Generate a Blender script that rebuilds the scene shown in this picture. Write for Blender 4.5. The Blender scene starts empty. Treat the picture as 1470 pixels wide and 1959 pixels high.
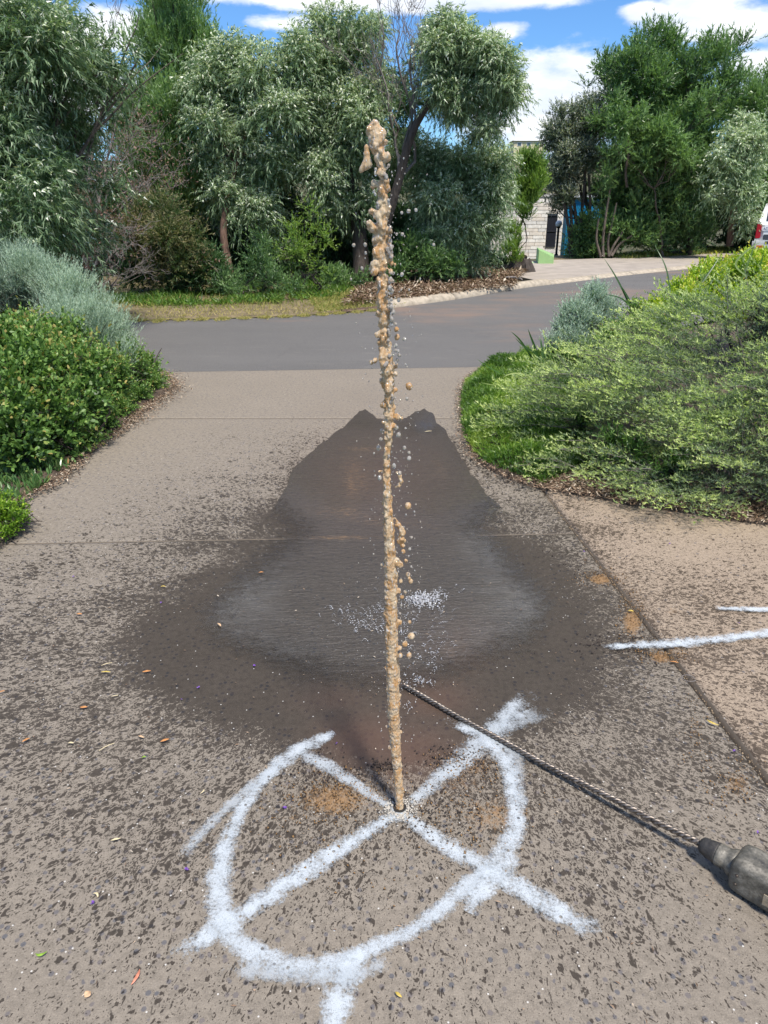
import bpy, bmesh, math, random
import numpy as np
from mathutils import Vector, noise as mnoise
sc = bpy.context.scene
R = math.radians
# ------------------------------------------------------------------ camera, world, sun, exposure
F = 1380.0; PITCH = R(22.8); CAMZ = 1.6
cd = bpy.data.cameras.new('camera'); cam = bpy.data.objects.new('camera', cd); sc.collection.objects.link(cam)
cam.location = (0, 0, CAMZ); cam.rotation_euler = (R(90) - PITCH, 0, 0)
cd.sensor_fit = 'VERTICAL'; cd.sensor_height = 24; cd.lens = 24 * F / 1959
cd.clip_start = 0.05; cd.clip_end = 3000
sc.camera = cam
SUN_EL, SUN_AZ = R(61), R(-66)     # azimuth measured from +X towards +Y
sdir = Vector((math.cos(SUN_EL) * math.cos(SUN_AZ), math.cos(SUN_EL) * math.sin(SUN_AZ), math.sin(SUN_EL)))
sl = bpy.data.lights.new('sun', 'SUN'); sun = bpy.data.objects.new('sun', sl); sc.collection.objects.link(sun)
sl.energy = 4.2; sl.angle = R(8); sl.color = (1, .935, .84)
sun.rotation_euler = sdir.to_track_quat('Z', 'Y').to_euler()
sc.view_settings.view_transform = 'Standard'; sc.view_settings.look = 'None'; sc.view_settings.gamma = 1
sc.view_settings.exposure = 0.52
sc.view_settings.use_curve_mapping = False
sc.render.engine = 'CYCLES'
sc.cycles.max_bounces = 6; sc.cycles.diffuse_bounces = 3; sc.cycles.glossy_bounces = 3
sc.cycles.transmission_bounces = 4; sc.cycles.transparent_max_bounces = 12
sc.cycles.use_denoising = True; sc.cycles.sample_clamp_indirect = 6
sc.cycles.caustics_reflective = False; sc.cycles.caustics_refractive = False

def ray(px, py):
    u = (px - 735) / F; v = (979.5 - py) / F
    return u, math.cos(PITCH) + v * math.sin(PITCH), -math.sin(PITCH) + v * math.cos(PITCH)
def G(px, py, z=0.0):              # point on the ground seen at a photo pixel
    u, y, w = ray(px, py); t = (z - CAMZ) / w
    return Vector((u * t, y * t, z))
def W(px, py, y):                  # point y metres ahead
    u, yy, w = ray(px, py); t = y / yy
    return Vector((u * t, y, CAMZ + w * t))
def mpp(px, py, y):                # metres per photo pixel there
    u, yy, w = ray(px, py)
    return y / yy / F
def proj(x, y, z):                 # numpy: world -> photo pixels (used to place stains and wear)
    dz = z - CAMZ
    d = y * math.cos(PITCH) - dz * math.sin(PITCH); d = np.maximum(d, 1e-3)
    v = (y * math.sin(PITCH) + dz * math.cos(PITCH)) / d
    return 735 + F * x / d, 979.5 - F * v

# ------------------------------------------------------------------ node helpers
class NT:
    def __init__(s, nt): s.t = nt; s.n = nt.nodes; s.l = nt.links
    def add(s, ty, ins=None, **kw):
        n = s.n.new(ty)
        for k, v in kw.items(): setattr(n, k, v)
        for k, v in (ins or {}).items(): s.put(n.inputs[k], v)
        return n
    def put(s, sock, v):
        if isinstance(v, bpy.types.NodeSocket): s.l.new(v, sock)
        elif isinstance(v, (tuple, list)) and len(v) == 3 and sock.type == 'RGBA': sock.default_value = (*v, 1)
        else: sock.default_value = v
    def m(s, op, a, b=0.0, c=None, clamp=False):
        n = s.n.new('ShaderNodeMath'); n.operation = op; n.use_clamp = clamp
        s.put(n.inputs[0], a); s.put(n.inputs[1], b)
        if c is not None: s.put(n.inputs[2], c)
        return n.outputs[0]
    def vm(s, op, a, b=(0, 0, 0), scale=None):
        n = s.n.new('ShaderNodeVectorMath'); n.operation = op
        s.put(n.inputs[0], a); s.put(n.inputs[1], b)
        if scale is not None: s.put(n.inputs[3], scale)
        return n.outputs['Value'] if op in ('LENGTH', 'DOT_PRODUCT', 'DISTANCE') else n.outputs[0]
    def mix(s, f, a, b, bt='MIX'):
        n = s.n.new('ShaderNodeMix'); n.data_type = 'RGBA'; n.blend_type = bt
        s.put(n.inputs[0], f); s.put(n.inputs[6], a); s.put(n.inputs[7], b)
        return n.outputs[2]
    def noise(s, vec, scale, detail=3, rough=.55, dist=0.0, out='Fac'):
        n = s.add('ShaderNodeTexNoise', {'Vector': vec, 'Scale': scale, 'Detail': detail, 'Roughness': rough, 'Distortion': dist})
        return n.outputs[out]
    def vor(s, vec, scale, out='Distance', rnd=1.0):
        n = s.add('ShaderNodeTexVoronoi', {'Vector': vec, 'Scale': scale, 'Randomness': rnd})
        return n.outputs[out] if out else n
    def ss(s, x, a, b, lo=0.0, hi=1.0):
        n = s.n.new('ShaderNodeMapRange'); n.interpolation_type = 'SMOOTHSTEP'
        s.put(n.inputs[0], x); s.put(n.inputs[1], a); s.put(n.inputs[2], b); s.put(n.inputs[3], lo); s.put(n.inputs[4], hi)
        return n.outputs[0]
    def ramp(s, x, stops, interp='LINEAR'):
        n = s.n.new('ShaderNodeValToRGB'); cr = n.color_ramp; cr.interpolation = interp
        while len(cr.elements) < len(stops): cr.elements.new(0.5)
        for e, (p, c) in zip(cr.elements, stops): e.position = p; e.color = (*c, 1)
        s.put(n.inputs[0], x); return n.outputs[0]
    def attr(s, name, out='Fac'):
        n = s.n.new('ShaderNodeAttribute'); n.attribute_name = name; return n.outputs[out]
    def pos(s): return s.n.new('ShaderNodeNewGeometry').outputs['Position']
    def scale(s, v, xyz): return s.vm('MULTIPLY', v, xyz)
    def bump(s, h, strength=.4, dist=.005, normal=None):
        n = s.add('ShaderNodeBump', {'Strength': strength, 'Distance': dist, 'Height': h})
        if normal is not None: s.put(n.inputs['Normal'], normal)
        return n.outputs[0]
def mat(name):
    m = bpy.data.materials.new(name); m.use_nodes = True; m.node_tree.nodes.clear()
    t = NT(m.node_tree); o = t.n.new('ShaderNodeOutputMaterial'); return m, t, o
def princ(t, o, **ins):
    b = t.n.new('ShaderNodeBsdfPrincipled')
    for k, v in ins.items(): t.put(b.inputs[k.replace('_', ' ')], v)
    if o is not None: t.l.new(b.outputs[0], o.inputs[0])
    return b
def simple(name, col, rough=.6, metal=0.0, var=.12, nscale=20, bumpd=.0, **kw):
    m, t, o = mat(name); p = t.pos(); n = t.noise(p, nscale, 4)
    dark = tuple(c * (1 - var * 1.6) for c in col); lite = tuple(min(1, c * (1 + var)) for c in col)
    c = t.ramp(n, [(.3, dark), (.7, lite)])
    ins = dict(Base_Color=c, Roughness=rough, Metallic=metal); ins.update(kw)
    if bumpd: ins['Normal'] = t.bump(t.noise(p, nscale * 3, 4), .5, bumpd)
    princ(t, o, **ins); return m

# ------------------------------------------------------------------ sky: Nishita plus clouds, continuing all round
world = bpy.data.worlds.new('World'); sc.world = world; world.use_nodes = True
world.node_tree.nodes.clear(); t = NT(world.node_tree)
wo = t.n.new('ShaderNodeOutputWorld'); bg = t.n.new('ShaderNodeBackground'); t.l.new(bg.outputs[0], wo.inputs[0])
sky = t.n.new('ShaderNodeTexSky'); sky.sky_type = 'NISHITA'; sky.sun_disc = False
sky.sun_elevation = SUN_EL; sky.sun_rotation = R(90) - SUN_AZ; sky.air_density = 1.0; sky.dust_density = 0.3; sky.ozone_density = 2.5
D = t.n.new('ShaderNodeTexCoord').outputs['Generated']
sep = t.n.new('ShaderNodeSeparateXYZ'); t.l.new(D, sep.inputs[0]); dz = sep.outputs[2]
skyc = t.mix(.8, sky.outputs[0], t.mix(1, sky.outputs[0], (.42, .78, 1.18), 'MULTIPLY'))
plane = t.vm('DIVIDE', D, t.add('ShaderNodeCombineXYZ', {0: t.m('ADD', t.m('MAXIMUM', dz, 0), .22), 1: t.m('ADD', t.m('MAXIMUM', dz, 0), .22), 2: 1.0}).outputs[0])
nz = t.noise(t.scale(D, (1, 1, 2.6)), 7, 9, .6)
nf = t.noise(t.scale(D, (1, 1, 2.2)), 26, 6, .6)
blobs = [(1090, 205, .16, .05), (1010, 190, .08, .045), (1170, 200, .09, .045), (1330, 32, .06, .03), (1395, 48, .07, .022), (640, -8, .16, .016), (900, 0, .17, .013), (540, 45, .06, .01),
         (190, 165, .09, .02), (1460, 125, .06, .016), (230, 60, .06, .025), (1240, 20, .03, .01), (960, 60, .03, .01), (1120, -60, .3, .02), (1500, -160, .2, .03), (-60, 200, .2, .03), (1650, 170, .18, .035)]
mx = None
for px, py, rx, rz in blobs:
    c = Vector(ray(px, py)).normalized()
    d = t.vm('MULTIPLY', t.vm('SUBTRACT', D, tuple(c)), (1 / rx, 1 / rx, 1 / rz))
    v = t.m('SUBTRACT', 1.0, t.vm('LENGTH', d))
    mx = v if mx is None else t.m('SMOOTH_MAX', mx, v, .25)
cm = t.m('ADD', mx, t.m('MULTIPLY', t.m('SUBTRACT', nz, .5), 2.1))
cm = t.m('ADD', cm, t.m('MULTIPLY', t.m('SUBTRACT', nf, .5), .8))
c1 = t.ss(cm, -.12, .45)
gen = t.ss(t.noise(plane, 1.15, 9, .58), .44, .62, 0, .9)
gen = t.m('MULTIPLY', gen, t.ss(dz, .2, .34))
cloud = t.m('MAXIMUM', c1, gen)
shade = t.ss(t.noise(t.scale(D, (1, 1, 3)), 12, 6, .55), .3, .7)
ccol = t.mix(shade, (6.0, 6.5, 7.4), (8.7, 8.7, 8.7))
final = t.mix(t.m('MULTIPLY', cloud, .93), skyc, ccol)
t.put(bg.inputs[0], final); bg.inputs[1].default_value = .105

# ------------------------------------------------------------------ object helpers
C = sc.collection
def mesh_np(name, co, faces, fm=None, attrs=None, mats=(), parent=None, smooth=False):
    """co (n,3); faces (m,k) int array (one polygon size)"""
    me = bpy.data.meshes.new(name); co = np.asarray(co, np.float32); faces = np.asarray(faces, np.int32)
    me.vertices.add(len(co)); me.vertices.foreach_set('co', co.ravel())
    m, k = faces.shape
    me.loops.add(m * k); me.loops.foreach_set('vertex_index', faces.ravel())
    me.polygons.add(m); me.polygons.foreach_set('loop_start', np.arange(0, m * k, k, dtype=np.int32))
    if fm is not None: me.polygons.foreach_set('material_index', np.asarray(fm, np.int32))
    for k2, (dom, ty, arr) in (attrs or {}).items():
        a = me.attributes.new(k2, ty, dom)
        a.data.foreach_set('vector' if ty == 'FLOAT_VECTOR' else 'value', np.asarray(arr, np.float32).ravel())
    me.update(calc_edges=True)
    if smooth: me.polygons.foreach_set('use_smooth', np.ones(m, bool))
    for mm in mats: me.materials.append(mm)
    o = bpy.data.objects.new(name, me); C.objects.link(o); o.parent = parent
    return o
def tag(o, label=None, cat=None, group=None, kind=None):
    if label: o['label'] = label
    if cat: o['category'] = cat
    if group: o['group'] = group
    if kind: o['kind'] = kind
    return o
def empty(name, loc=(0, 0, 0), **kw):
    o = bpy.data.objects.new(name, None); o.location = loc; o.empty_display_size = .1; C.objects.link(o); return tag(o, **kw)
def link_bm(name, bm, m, parent=None, smooth=False):
    me = bpy.data.meshes.new(name); bm.normal_update(); bm.to_mesh(me); bm.free()
    if smooth: me.polygons.foreach_set('use_smooth', np.ones(len(me.polygons), bool))
    if m: me.materials.append(m)
    o = bpy.data.objects.new(name, me); C.objects.link(o); o.parent = parent; return o
def box_bm(bm, c, s, rz=0.0, bevel=0.0):
    r = bmesh.ops.create_cube(bm, size=1); vs = r['verts']
    for v in vs:
        v.co = Vector((v.co.x * s[0], v.co.y * s[1], v.co.z * s[2]))
    if bevel:
        es = list({e for v in vs for e in v.link_edges})
        r2 = bmesh.ops.bevel(bm, geom=es, offset=bevel, segments=2, affect='EDGES')
        vs = list(set(r2['verts']) | {v for v in vs if v.is_valid})
    cz, sz = math.cos(rz), math.sin(rz)
    for v in vs: v.co = Vector((v.co.x * cz - v.co.y * sz + c[0], v.co.x * sz + v.co.y * cz + c[1], v.co.z + c[2]))
def tube_arrays(pts, rad, seg=8):
    pts = np.asarray(pts, float); n = len(pts); tan = np.gradient(pts, axis=0)
    tan /= np.linalg.norm(tan, axis=1, keepdims=True) + 1e-9
    up = np.array([0, 0, 1.0]) if abs(tan[0][2]) < .8 else np.array([1.0, 0, 0])
    co = []
    for i in range(n):
        a = np.cross(tan[i], up); a /= np.linalg.norm(a) + 1e-9; b = np.cross(tan[i], a); up = -np.cross(tan[i], a) if False else up
        for k in range(seg):
            th = 2 * math.pi * k / seg
            co.append(pts[i] + rad[i] * (math.cos(th) * a + math.sin(th) * b))
    f = [(i * seg + k, i * seg + (k + 1) % seg, (i + 1) * seg + (k + 1) % seg, (i + 1) * seg + k) for i in range(n - 1) for k in range(seg)]
    return np.array(co), np.array(f)
def tubes(name, specs, m, parent=None, seg=8):
    cs, fs, off = [], [], 0
    for pts, rad in specs:
        c, f = tube_arrays(pts, rad, seg); cs.append(c); fs.append(f + off); off += len(c)
    return mesh_np(name, np.concatenate(cs), np.concatenate(fs), mats=[m], parent=parent, smooth=True)
def wander(a, b, n, amp, rng, sag=0.0):
    a = np.array(a, float); b = np.array(b, float); s = np.linspace(0, 1, n)[:, None]
    p = a + (b - a) * s
    j = np.cumsum(rng.normal(0, amp, (n, 3)), 0); j -= s * j[-1]; j[0] = 0
    p = p + j; p[:, 2] += sag * 4 * (s[:, 0] * (1 - s[:, 0])); return p
def unit(v): return v / (np.linalg.norm(v, axis=-1, keepdims=True) + 1e-9)

# ------------------------------------------------------------------ materials
def concrete(name, dry, film=False, broom=False):
    m, t, o = mat(name); p = t.pos()
    big = t.noise(p, 1.3, 4); mid = t.noise(p, 45, 5, .65); fine = t.noise(p, 260, 4, .75)
    c = t.mix(big, tuple(x * .86 for x in dry), tuple(x * 1.1 for x in dry))
    c = t.mix(t.ss(mid, .35, .75), c, tuple(x * .66 for x in dry))
    c = t.mix(t.ss(fine, .5, .78, 0, .6), c, tuple(min(1, x * 1.75) for x in dry))
    c = t.mix(t.ss(fine, .47, .28, 0, .65), c, tuple(x * .38 for x in dry))
    vn = t.vor(p, 52, None); ag = t.m('MULTIPLY', t.ss(vn.outputs['Distance'], .42, .26), t.m('GREATER_THAN', t.vm('DOT_PRODUCT', vn.outputs['Color'], (1, 0, 0)), .72 if not broom else .95))
    agc = t.mix(t.vm('DOT_PRODUCT', vn.outputs['Color'], (0, 1, 0)), (.085, .09, .105), (.15, .13, .125))
    c = t.mix(t.m('MULTIPLY', ag, .8), c, agc)
    vw = t.vor(p, 75, None); wt = t.m('MULTIPLY', t.ss(vw.outputs['Distance'], .2, .12), t.m('GREATER_THAN', t.vm('DOT_PRODUCT', vw.outputs['Color'], (0, 0, 1)), .985))
    if film:
        w = 1.0; wet = 1.0
    else:
        suv = t.attr('suv', 'Vector'); wet = t.m('MULTIPLY', t.attr('wet'), t.ss(t.noise(p, 2.6, 4, .6), .3, .7, .72, 1.2))
        dist = t.vm('ADD', suv, t.vm('SCALE', t.vm('SUBTRACT', t.noise(suv, 2.1, 3, .6, out='Color'), (.5, .5, .5)), scale=.75))
        ws = None
        for k, (sc_, lo, pw) in enumerate([(2.7, .04, .56), (4.8, .12, .70), (8.6, .15, .68), (14., .12, .6)]):
            v = t.vor(t.vm('ADD', dist, (k * 3.7, k * 1.3, 0)), sc_, None)
            rr = t.vm('DOT_PRODUCT', v.outputs['Color'], (1, 0, 0))
            thr = t.m('MULTIPLY', t.m('ADD', t.m('MULTIPLY', t.m('POWER', wet, 1.0), 1.62), -.03), t.m('ADD', t.m('MULTIPLY', rr, pw), lo))
            q = t.ss(t.m('SUBTRACT', v.outputs['Distance'], thr), .05, -.05)
            ws = q if ws is None else t.m('MAXIMUM', ws, q)
        patch = t.ss(t.m('ADD', wet, t.m('MULTIPLY', t.m('SUBTRACT', t.noise(suv, 3.4, 6, .8), .5), 2.1)), .74, .86)
        w = t.m('MAXIMUM', ws, patch)
        w = t.m('MULTIPLY', w, t.ss(wet, .02, .08))
    wn = t.noise(p, 6, 3)
    wc = t.mix(1, c, t.mix(wn, (.165, .15, .14), (.235, .22, .215)), 'MULTIPLY')
    if film: wc = t.mix(1, c, t.mix(wn, (.14, .125, .117), (.205, .19, .185)), 'MULTIPLY')
    c = t.mix(t.m('MULTIPLY', w, .93), c, wc)
    c = t.mix(t.m('MULTIPLY', wt, .8), c, (.62, .6, .56))
    silt = t.attr('silt'); sn = t.noise(p, 60, 5, .7) if not film else t.noise(t.scale(p, (26, 70, 1)), 1, 6, .72)
    sm = t.ss(t.m('ADD', silt, t.m('MULTIPLY', t.m('SUBTRACT', sn, .5), 1.1)), .42, .8)
    c = t.mix(t.m('MULTIPLY', sm, .75 if not film else .7), c, t.mix(t.noise(p, 130, 2), (.17, .095, .045), (.42, .25, .11)))
    red = t.attr('red'); c = t.mix(t.m('MULTIPLY', red, .6), c, t.mix(t.noise(p, 14, 5), (.085, .045, .034), (.19, .105, .072)))
    pale = t.attr('pale'); pm = t.ss(t.m('ADD', pale, t.m('MULTIPLY', t.m('SUBTRACT', t.noise(p, 90, 4, .7), .5), 1.0)), .5, .75)
    c = t.mix(t.m('MULTIPLY', pm, .75), c, (.50, .47, .43))
    hgt = t.m('ADD', t.m('MULTIPLY', mid, .6), fine)
    if broom:
        br = t.noise(t.scale(p, (210, 14, 1)), 1, 3, .6); hgt = t.m('ADD', hgt, t.m('MULTIPLY', br, 1.2))
        c = t.mix(t.ss(br, .4, .7, 0, .18), c, tuple(x * .6 for x in dry))
    nrm = t.bump(hgt, .55, .004)
    if film:
        rip = t.noise(t.scale(p, (11, 46, 1)), 1, 4, .65, .6)
        rip2 = t.noise(t.scale(p, (50, 110, 1)), 1, 3, .6)
        nrm = t.bump(t.m('ADD', rip, t.m('MULTIPLY', rip2, .5)), 1.0, .013, t.bump(hgt, .3, .003))
        ro = t.m('SUBTRACT', .50, t.m('MULTIPLY', t.attr('calm'), .3)); spec = .4
    else:
        ro = t.m('SUBTRACT', .9, t.m('MULTIPLY', w, .30)); spec = .22
    b = princ(t, None if film else o, Base_Color=c, Roughness=ro, Normal=nrm); b.inputs['Specular IOR Level'].default_value = spec
    if film: t.put(b.inputs['Coat Weight'], t.ss(t.m('ADD', t.attr('calm'), t.m('MULTIPLY', t.m('SUBTRACT', t.noise(t.scale(p, (1, 1.6, 1)), 9, 5, .6), .5), .8)), .1, 1.2, .10, .75)); b.inputs['Coat Roughness'].default_value = .06; b.inputs['Coat IOR'].default_value = 1.85
    if film:      # the film thins out into the damp concrete
        tr = t.n.new('ShaderNodeBsdfTransparent'); fd = t.ss(t.m('ADD', t.attr('fade'), t.m('MULTIPLY', t.m('SUBTRACT', t.noise(p, 22, 5, .7), .5), .8)), .2, .8)
        mx = t.add('ShaderNodeMixShader', {0: fd, 1: tr.outputs[0], 2: b.outputs[0]}); t.l.new(mx.outputs[0], o.inputs[0])
    return m
M_conc = concrete('driveway_concrete', (.248, .213, .172))
M_conc2 = concrete('side_concrete', (.345, .272, .203), broom=True)
M_film = concrete('wet_film', (.248, .213, .172), film=True)

def asphalt():
    m, t, o = mat('asphalt'); p = t.pos(); f = t.noise(p, 90, 4, .75); b_ = t.noise(t.scale(p, (.35, 1.1, 1)), 1.0, 5, .6)
    c = t.mix(b_, (.088, .084, .080), (.140, .132, .124)); c = t.mix(t.ss(f, .5, .75), c, (.24, .23, .22))
    c = t.mix(t.ss(f, .45, .3), c, (.06, .058, .06))
    red = t.attr('red'); rn = t.noise(t.scale(p, (.8, 1.6, 1)), 1.1, 5, .65)
    c = t.mix(t.m('MULTIPLY', t.ss(t.m('ADD', red, t.m('MULTIPLY', t.m('SUBTRACT', rn, .5), 2.4)), .3, 1.2), .6), c, (.24, .155, .11))
    ck = t.vor(t.vm('ADD', p, t.vm('SCALE', t.noise(p, 1.4, 4, out='Color'), scale=.8)), .42, None); ck.feature = 'DISTANCE_TO_EDGE'
    c = t.mix(t.m('MULTIPLY', t.ss(ck.outputs['Distance'], .008, .002), .12), c, (.04, .037, .035)); st = t.noise(t.scale(p, (2.2, 9, 1)), 1, 5, .7); c = t.mix(t.ss(st, .55, .75, 0, .35), c, (.26, .235, .20))
    princ(t, o, Base_Color=c, Roughness=.85, Normal=t.bump(f, .5, .01)); return m
M_asph = asphalt()
def dirt(name, a, b, c2, sc_=8, bd=.03):
    m, t, o = mat(name); p = t.pos(); n1 = t.noise(p, sc_, 6, .7); n2 = t.noise(p, sc_ * 9, 4, .7)
    c = t.ramp(n1, [(.3, a), (.5, b), (.7, c2)]); c = t.mix(t.ss(n2, .45, .7, 0, .5), c, tuple(x * .35 for x in a))
    princ(t, o, Base_Color=c, Roughness=.95, Normal=t.bump(n2, .8, bd)); return m
M_soil = dirt('bed_soil', (.05, .035, .025), (.10, .07, .05), (.17, .125, .09))
M_verge = dirt('verge_earth', (.09, .075, .04), (.20, .155, .085), (.30, .235, .13), 3)
M_mulch = dirt('mulch', (.09, .055, .04), (.17, .11, .08), (.25, .175, .13), 9)
M_far = dirt('far_ground', (.04, .05, .02), (.08, .08, .035), (.13, .11, .06), 1.5)
def leafmat(name, stops, rough=.42, trans=.28, spec=.5, tr_gain=1.5):
    m, t, o = mat(name); a = t.attr('tint'); c = t.ramp(a, stops)
    b = princ(t, None, Base_Color=c, Roughness=rough); b.inputs['Specular IOR Level'].default_value = spec
    tr = t.add('ShaderNodeBsdfTranslucent', {'Color': t.mix(1, c, (tr_gain * 1.15, tr_gain * 1.25, tr_gain * .6), 'MULTIPLY')})
    mx = t.add('ShaderNodeMixShader', {0: trans, 1: b.outputs[0], 2: tr.outputs[0]})
    t.l.new(mx.outputs[0], o.inputs[0]); return m
# tint < .9 leaves dark -> light, above .9 blossom
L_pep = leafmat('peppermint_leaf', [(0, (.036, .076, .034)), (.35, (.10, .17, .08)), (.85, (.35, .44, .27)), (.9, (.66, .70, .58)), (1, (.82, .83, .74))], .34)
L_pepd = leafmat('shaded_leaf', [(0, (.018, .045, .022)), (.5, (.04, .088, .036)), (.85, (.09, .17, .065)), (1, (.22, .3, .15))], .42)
L_grn = leafmat('green_leaf', [(0, (.028, .065, .032)), (.4, (.07, .14, .055)), (.85, (.20, .32, .11)), (1, (.30, .40, .13))], .38)
L_brt = leafmat('bright_leaf', [(0, (.035, .085, .02)), (.5, (.10, .20, .035)), (1, (.28, .40, .07))], .42)
L_grey = leafmat('grey_blossom_leaf', [(0, (.025, .045, .025)), (.6, (.075, .105, .065)), (.85, (.20, .24, .18)), (.9, (.52, .53, .47)), (1, (.68, .68, .62))], .5)
L_dead = leafmat('dead_leaf', [(0, (.07, .045, .035)), (.5, (.16, .10, .075)), (1, (.32, .21, .165))], .8, .15, .2)
L_beige = leafmat('seed_head_leaf', [(0, (.02, .05, .015)), (.5, (.05, .10, .025)), (.7, (.14, .15, .06)), (1, (.38, .30, .17))], .6)
L_broad = leafmat('broad_leaf', [(0, (.025, .06, .018)), (.4, (.065, .135, .032)), (.8, (.155, .27, .065)), (.95, (.30, .41, .11)), (1, (.36, .30, .10))], .46, .28, .4)
L_silver = leafmat('silver_leaf', [(0, (.07, .11, .08)), (.5, (.18, .26, .19)), (1, (.40, .50, .38))], .6, .2, .3)
L_silver2 = leafmat('pale_silver_leaf', [(0, (.10, .15, .12)), (.5, (.29, .385, .31)), (1, (.52, .62, .52))], .6, .2, .3)
L_gre = leafmat('needle_leaf', [(0, (.05, .08, .055)), (.3, (.15, .20, .135)), (.55, (.30, .38, .17)), (.8, (.50, .58, .22)), (1, (.66, .72, .32))], .5, .32, .4)
L_mat = leafmat('mat_leaf', [(0, (.035, .09, .012)), (.5, (.12, .23, .03)), (1, (.32, .42, .07))], .45)
L_lime = leafmat('lime_leaf', [(0, (.06, .14, .015)), (.5, (.22, .36, .03)), (.85, (.46, .54, .05)), (1, (.60, .46, .10))], .42)
L_succ = leafmat('succulent_leaf', [(0, (.04, .10, .03)), (.5, (.10, .20, .06)), (.9, (.22, .34, .12)), (1, (.36, .18, .07))], .3, .15, .5)
L_grass = leafmat('grass_blade', [(0, (.06, .12, .02)), (.35, (.15, .21, .04)), (.6, (.30, .28, .09)), (1, (.46, .38, .17))], .6, .3, .2)
L_strap = leafmat('strap_leaf_green', [(0, (.02, .06, .015)), (.6, (.07, .15, .03)), (1, (.30, .36, .13))], .35)
L_chip = leafmat('litter_chip', [(0, (.055, .035, .025)), (.5, (.19, .125, .085)), (.8, (.36, .26, .18)), (1, (.62, .53, .42))], .85, .05, .15)
def bark(name, a, b):
    m, t, o = mat(name); p = t.pos(); n1 = t.noise(t.scale(p, (22, 22, 3.5)), 1, 5, .7)
    princ(t, o, Base_Color=t.ramp(n1, [(.3, a), (.7, b)]), Roughness=.9, Normal=t.bump(n1, .9, .03)); return m
B_dark = bark('dark_bark', (.03, .024, .02), (.10, .08, .068))
B_red = bark('reddish_bark', (.06, .034, .024), (.21, .125, .09))
B_grey = bark('grey_bark', (.10, .088, .08), (.27, .235, .215))
B_mid = bark('brown_bark', (.05, .038, .03), (.19, .15, .12))
B_twig = bark('pale_twig', (.14, .12, .11), (.30, .265, .25))

# ------------------------------------------------------------------ setting: ground, driveway slabs, road
def smooth01(x): x = np.clip(x, 0, 1); return x * x * (3 - 2 * x)
def terrain_z(x, y):
    z = -.08 - .72 * smooth01((y - 27.5) / 6) * smooth01((11 - x) / 3) * (1 - smooth01((-x - 1) / 3) * .6)
    return z + 9.0 * smooth01((y - 60) / 70)
gx = np.concatenate([np.linspace(-900, -60, 15), np.linspace(-55, 55, 111), np.linspace(60, 900, 15)])
gy = np.concatenate([np.linspace(-400, -20, 10), np.linspace(-15, 60, 76), np.linspace(65, 140, 26), np.linspace(160, 1200, 12)])
XX, YY = np.meshgrid(gx, gy); ZZ = terrain_z(XX, YY); n1, n2 = len(gy), len(gx)
idx = np.arange(n1 * n2).reshape(n1, n2)
fc = np.stack([idx[:-1, :-1], idx[:-1, 1:], idx[1:, 1:], idx[1:, :-1]], -1).reshape(-1, 4)
tag(mesh_np('ground', np.stack([XX, YY, ZZ], -1).reshape(-1, 3), fc, mats=[M_far], smooth=True), kind='structure')

def polydist(px, py, poly):        # signed distance (inside > 0) in photo pixels
    poly = np.array(poly, float); n = len(poly); d = np.full(px.shape, 1e9); ins = np.zeros(px.shape, bool)
    for i in range(n):
        a, b = poly[i], poly[(i + 1) % n]; ab = b - a
        tt = np.clip(((px - a[0]) * ab[0] + (py - a[1]) * ab[1]) / (ab @ ab + 1e-9), 0, 1)
        d = np.minimum(d, np.hypot(px - a[0] - tt * ab[0], py - a[1] - tt * ab[1]))
        cond = (a[1] > py) != (b[1] > py)
        xi = (b[0] - a[0]) * (py - a[1]) / (b[1] - a[1] + 1e-12) + a[0]
        ins ^= cond & (px < xi)
    return np.where(ins, d, -d)
def blobsum(px, py, L):
    r = np.zeros(px.shape)
    for x, y, rx, ry, a in L: r = np.maximum(r, a * np.exp(-(((px - x) / rx) ** 2 + ((py - y) / ry) ** 2)))
    return r
WETPOLY = [(690, 800), (820, 800), (870, 840), (905, 920), (960, 990), (1040, 1030), (1110, 1090), (1160, 1180), (1180, 1260), (1150, 1330), (1060, 1400), (990, 1420), (900, 1440), (840, 1480),
           (700, 1480), (620, 1460), (540, 1440), (440, 1420), (330, 1390), (270, 1330), (240, 1250), (270, 1170), (350, 1090), (440, 1040), (540, 950), (565, 895)]
FILM = [(662, 812), (688, 788), (700, 783), (712, 792), (722, 801), (750, 806), (778, 800), (795, 788), (812, 782), (826, 790), (836, 806), (850, 822), (866, 845), (885, 880), (905, 912), (935, 950), (985, 990), (1022, 1030), (1050, 1070), (1092, 1110),
        (1110, 1160), (1090, 1220), (1040, 1270), (960, 1310), (880, 1345), (800, 1362), (700, 1365), (600, 1350), (480, 1310), (390, 1270), (345, 1220), (335, 1160), (370, 1120), (430, 1060), (470, 1015), (520, 975), (545, 935), (560, 900), (590, 870), (620, 845)]
SPL = G(770, 1200)
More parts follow.
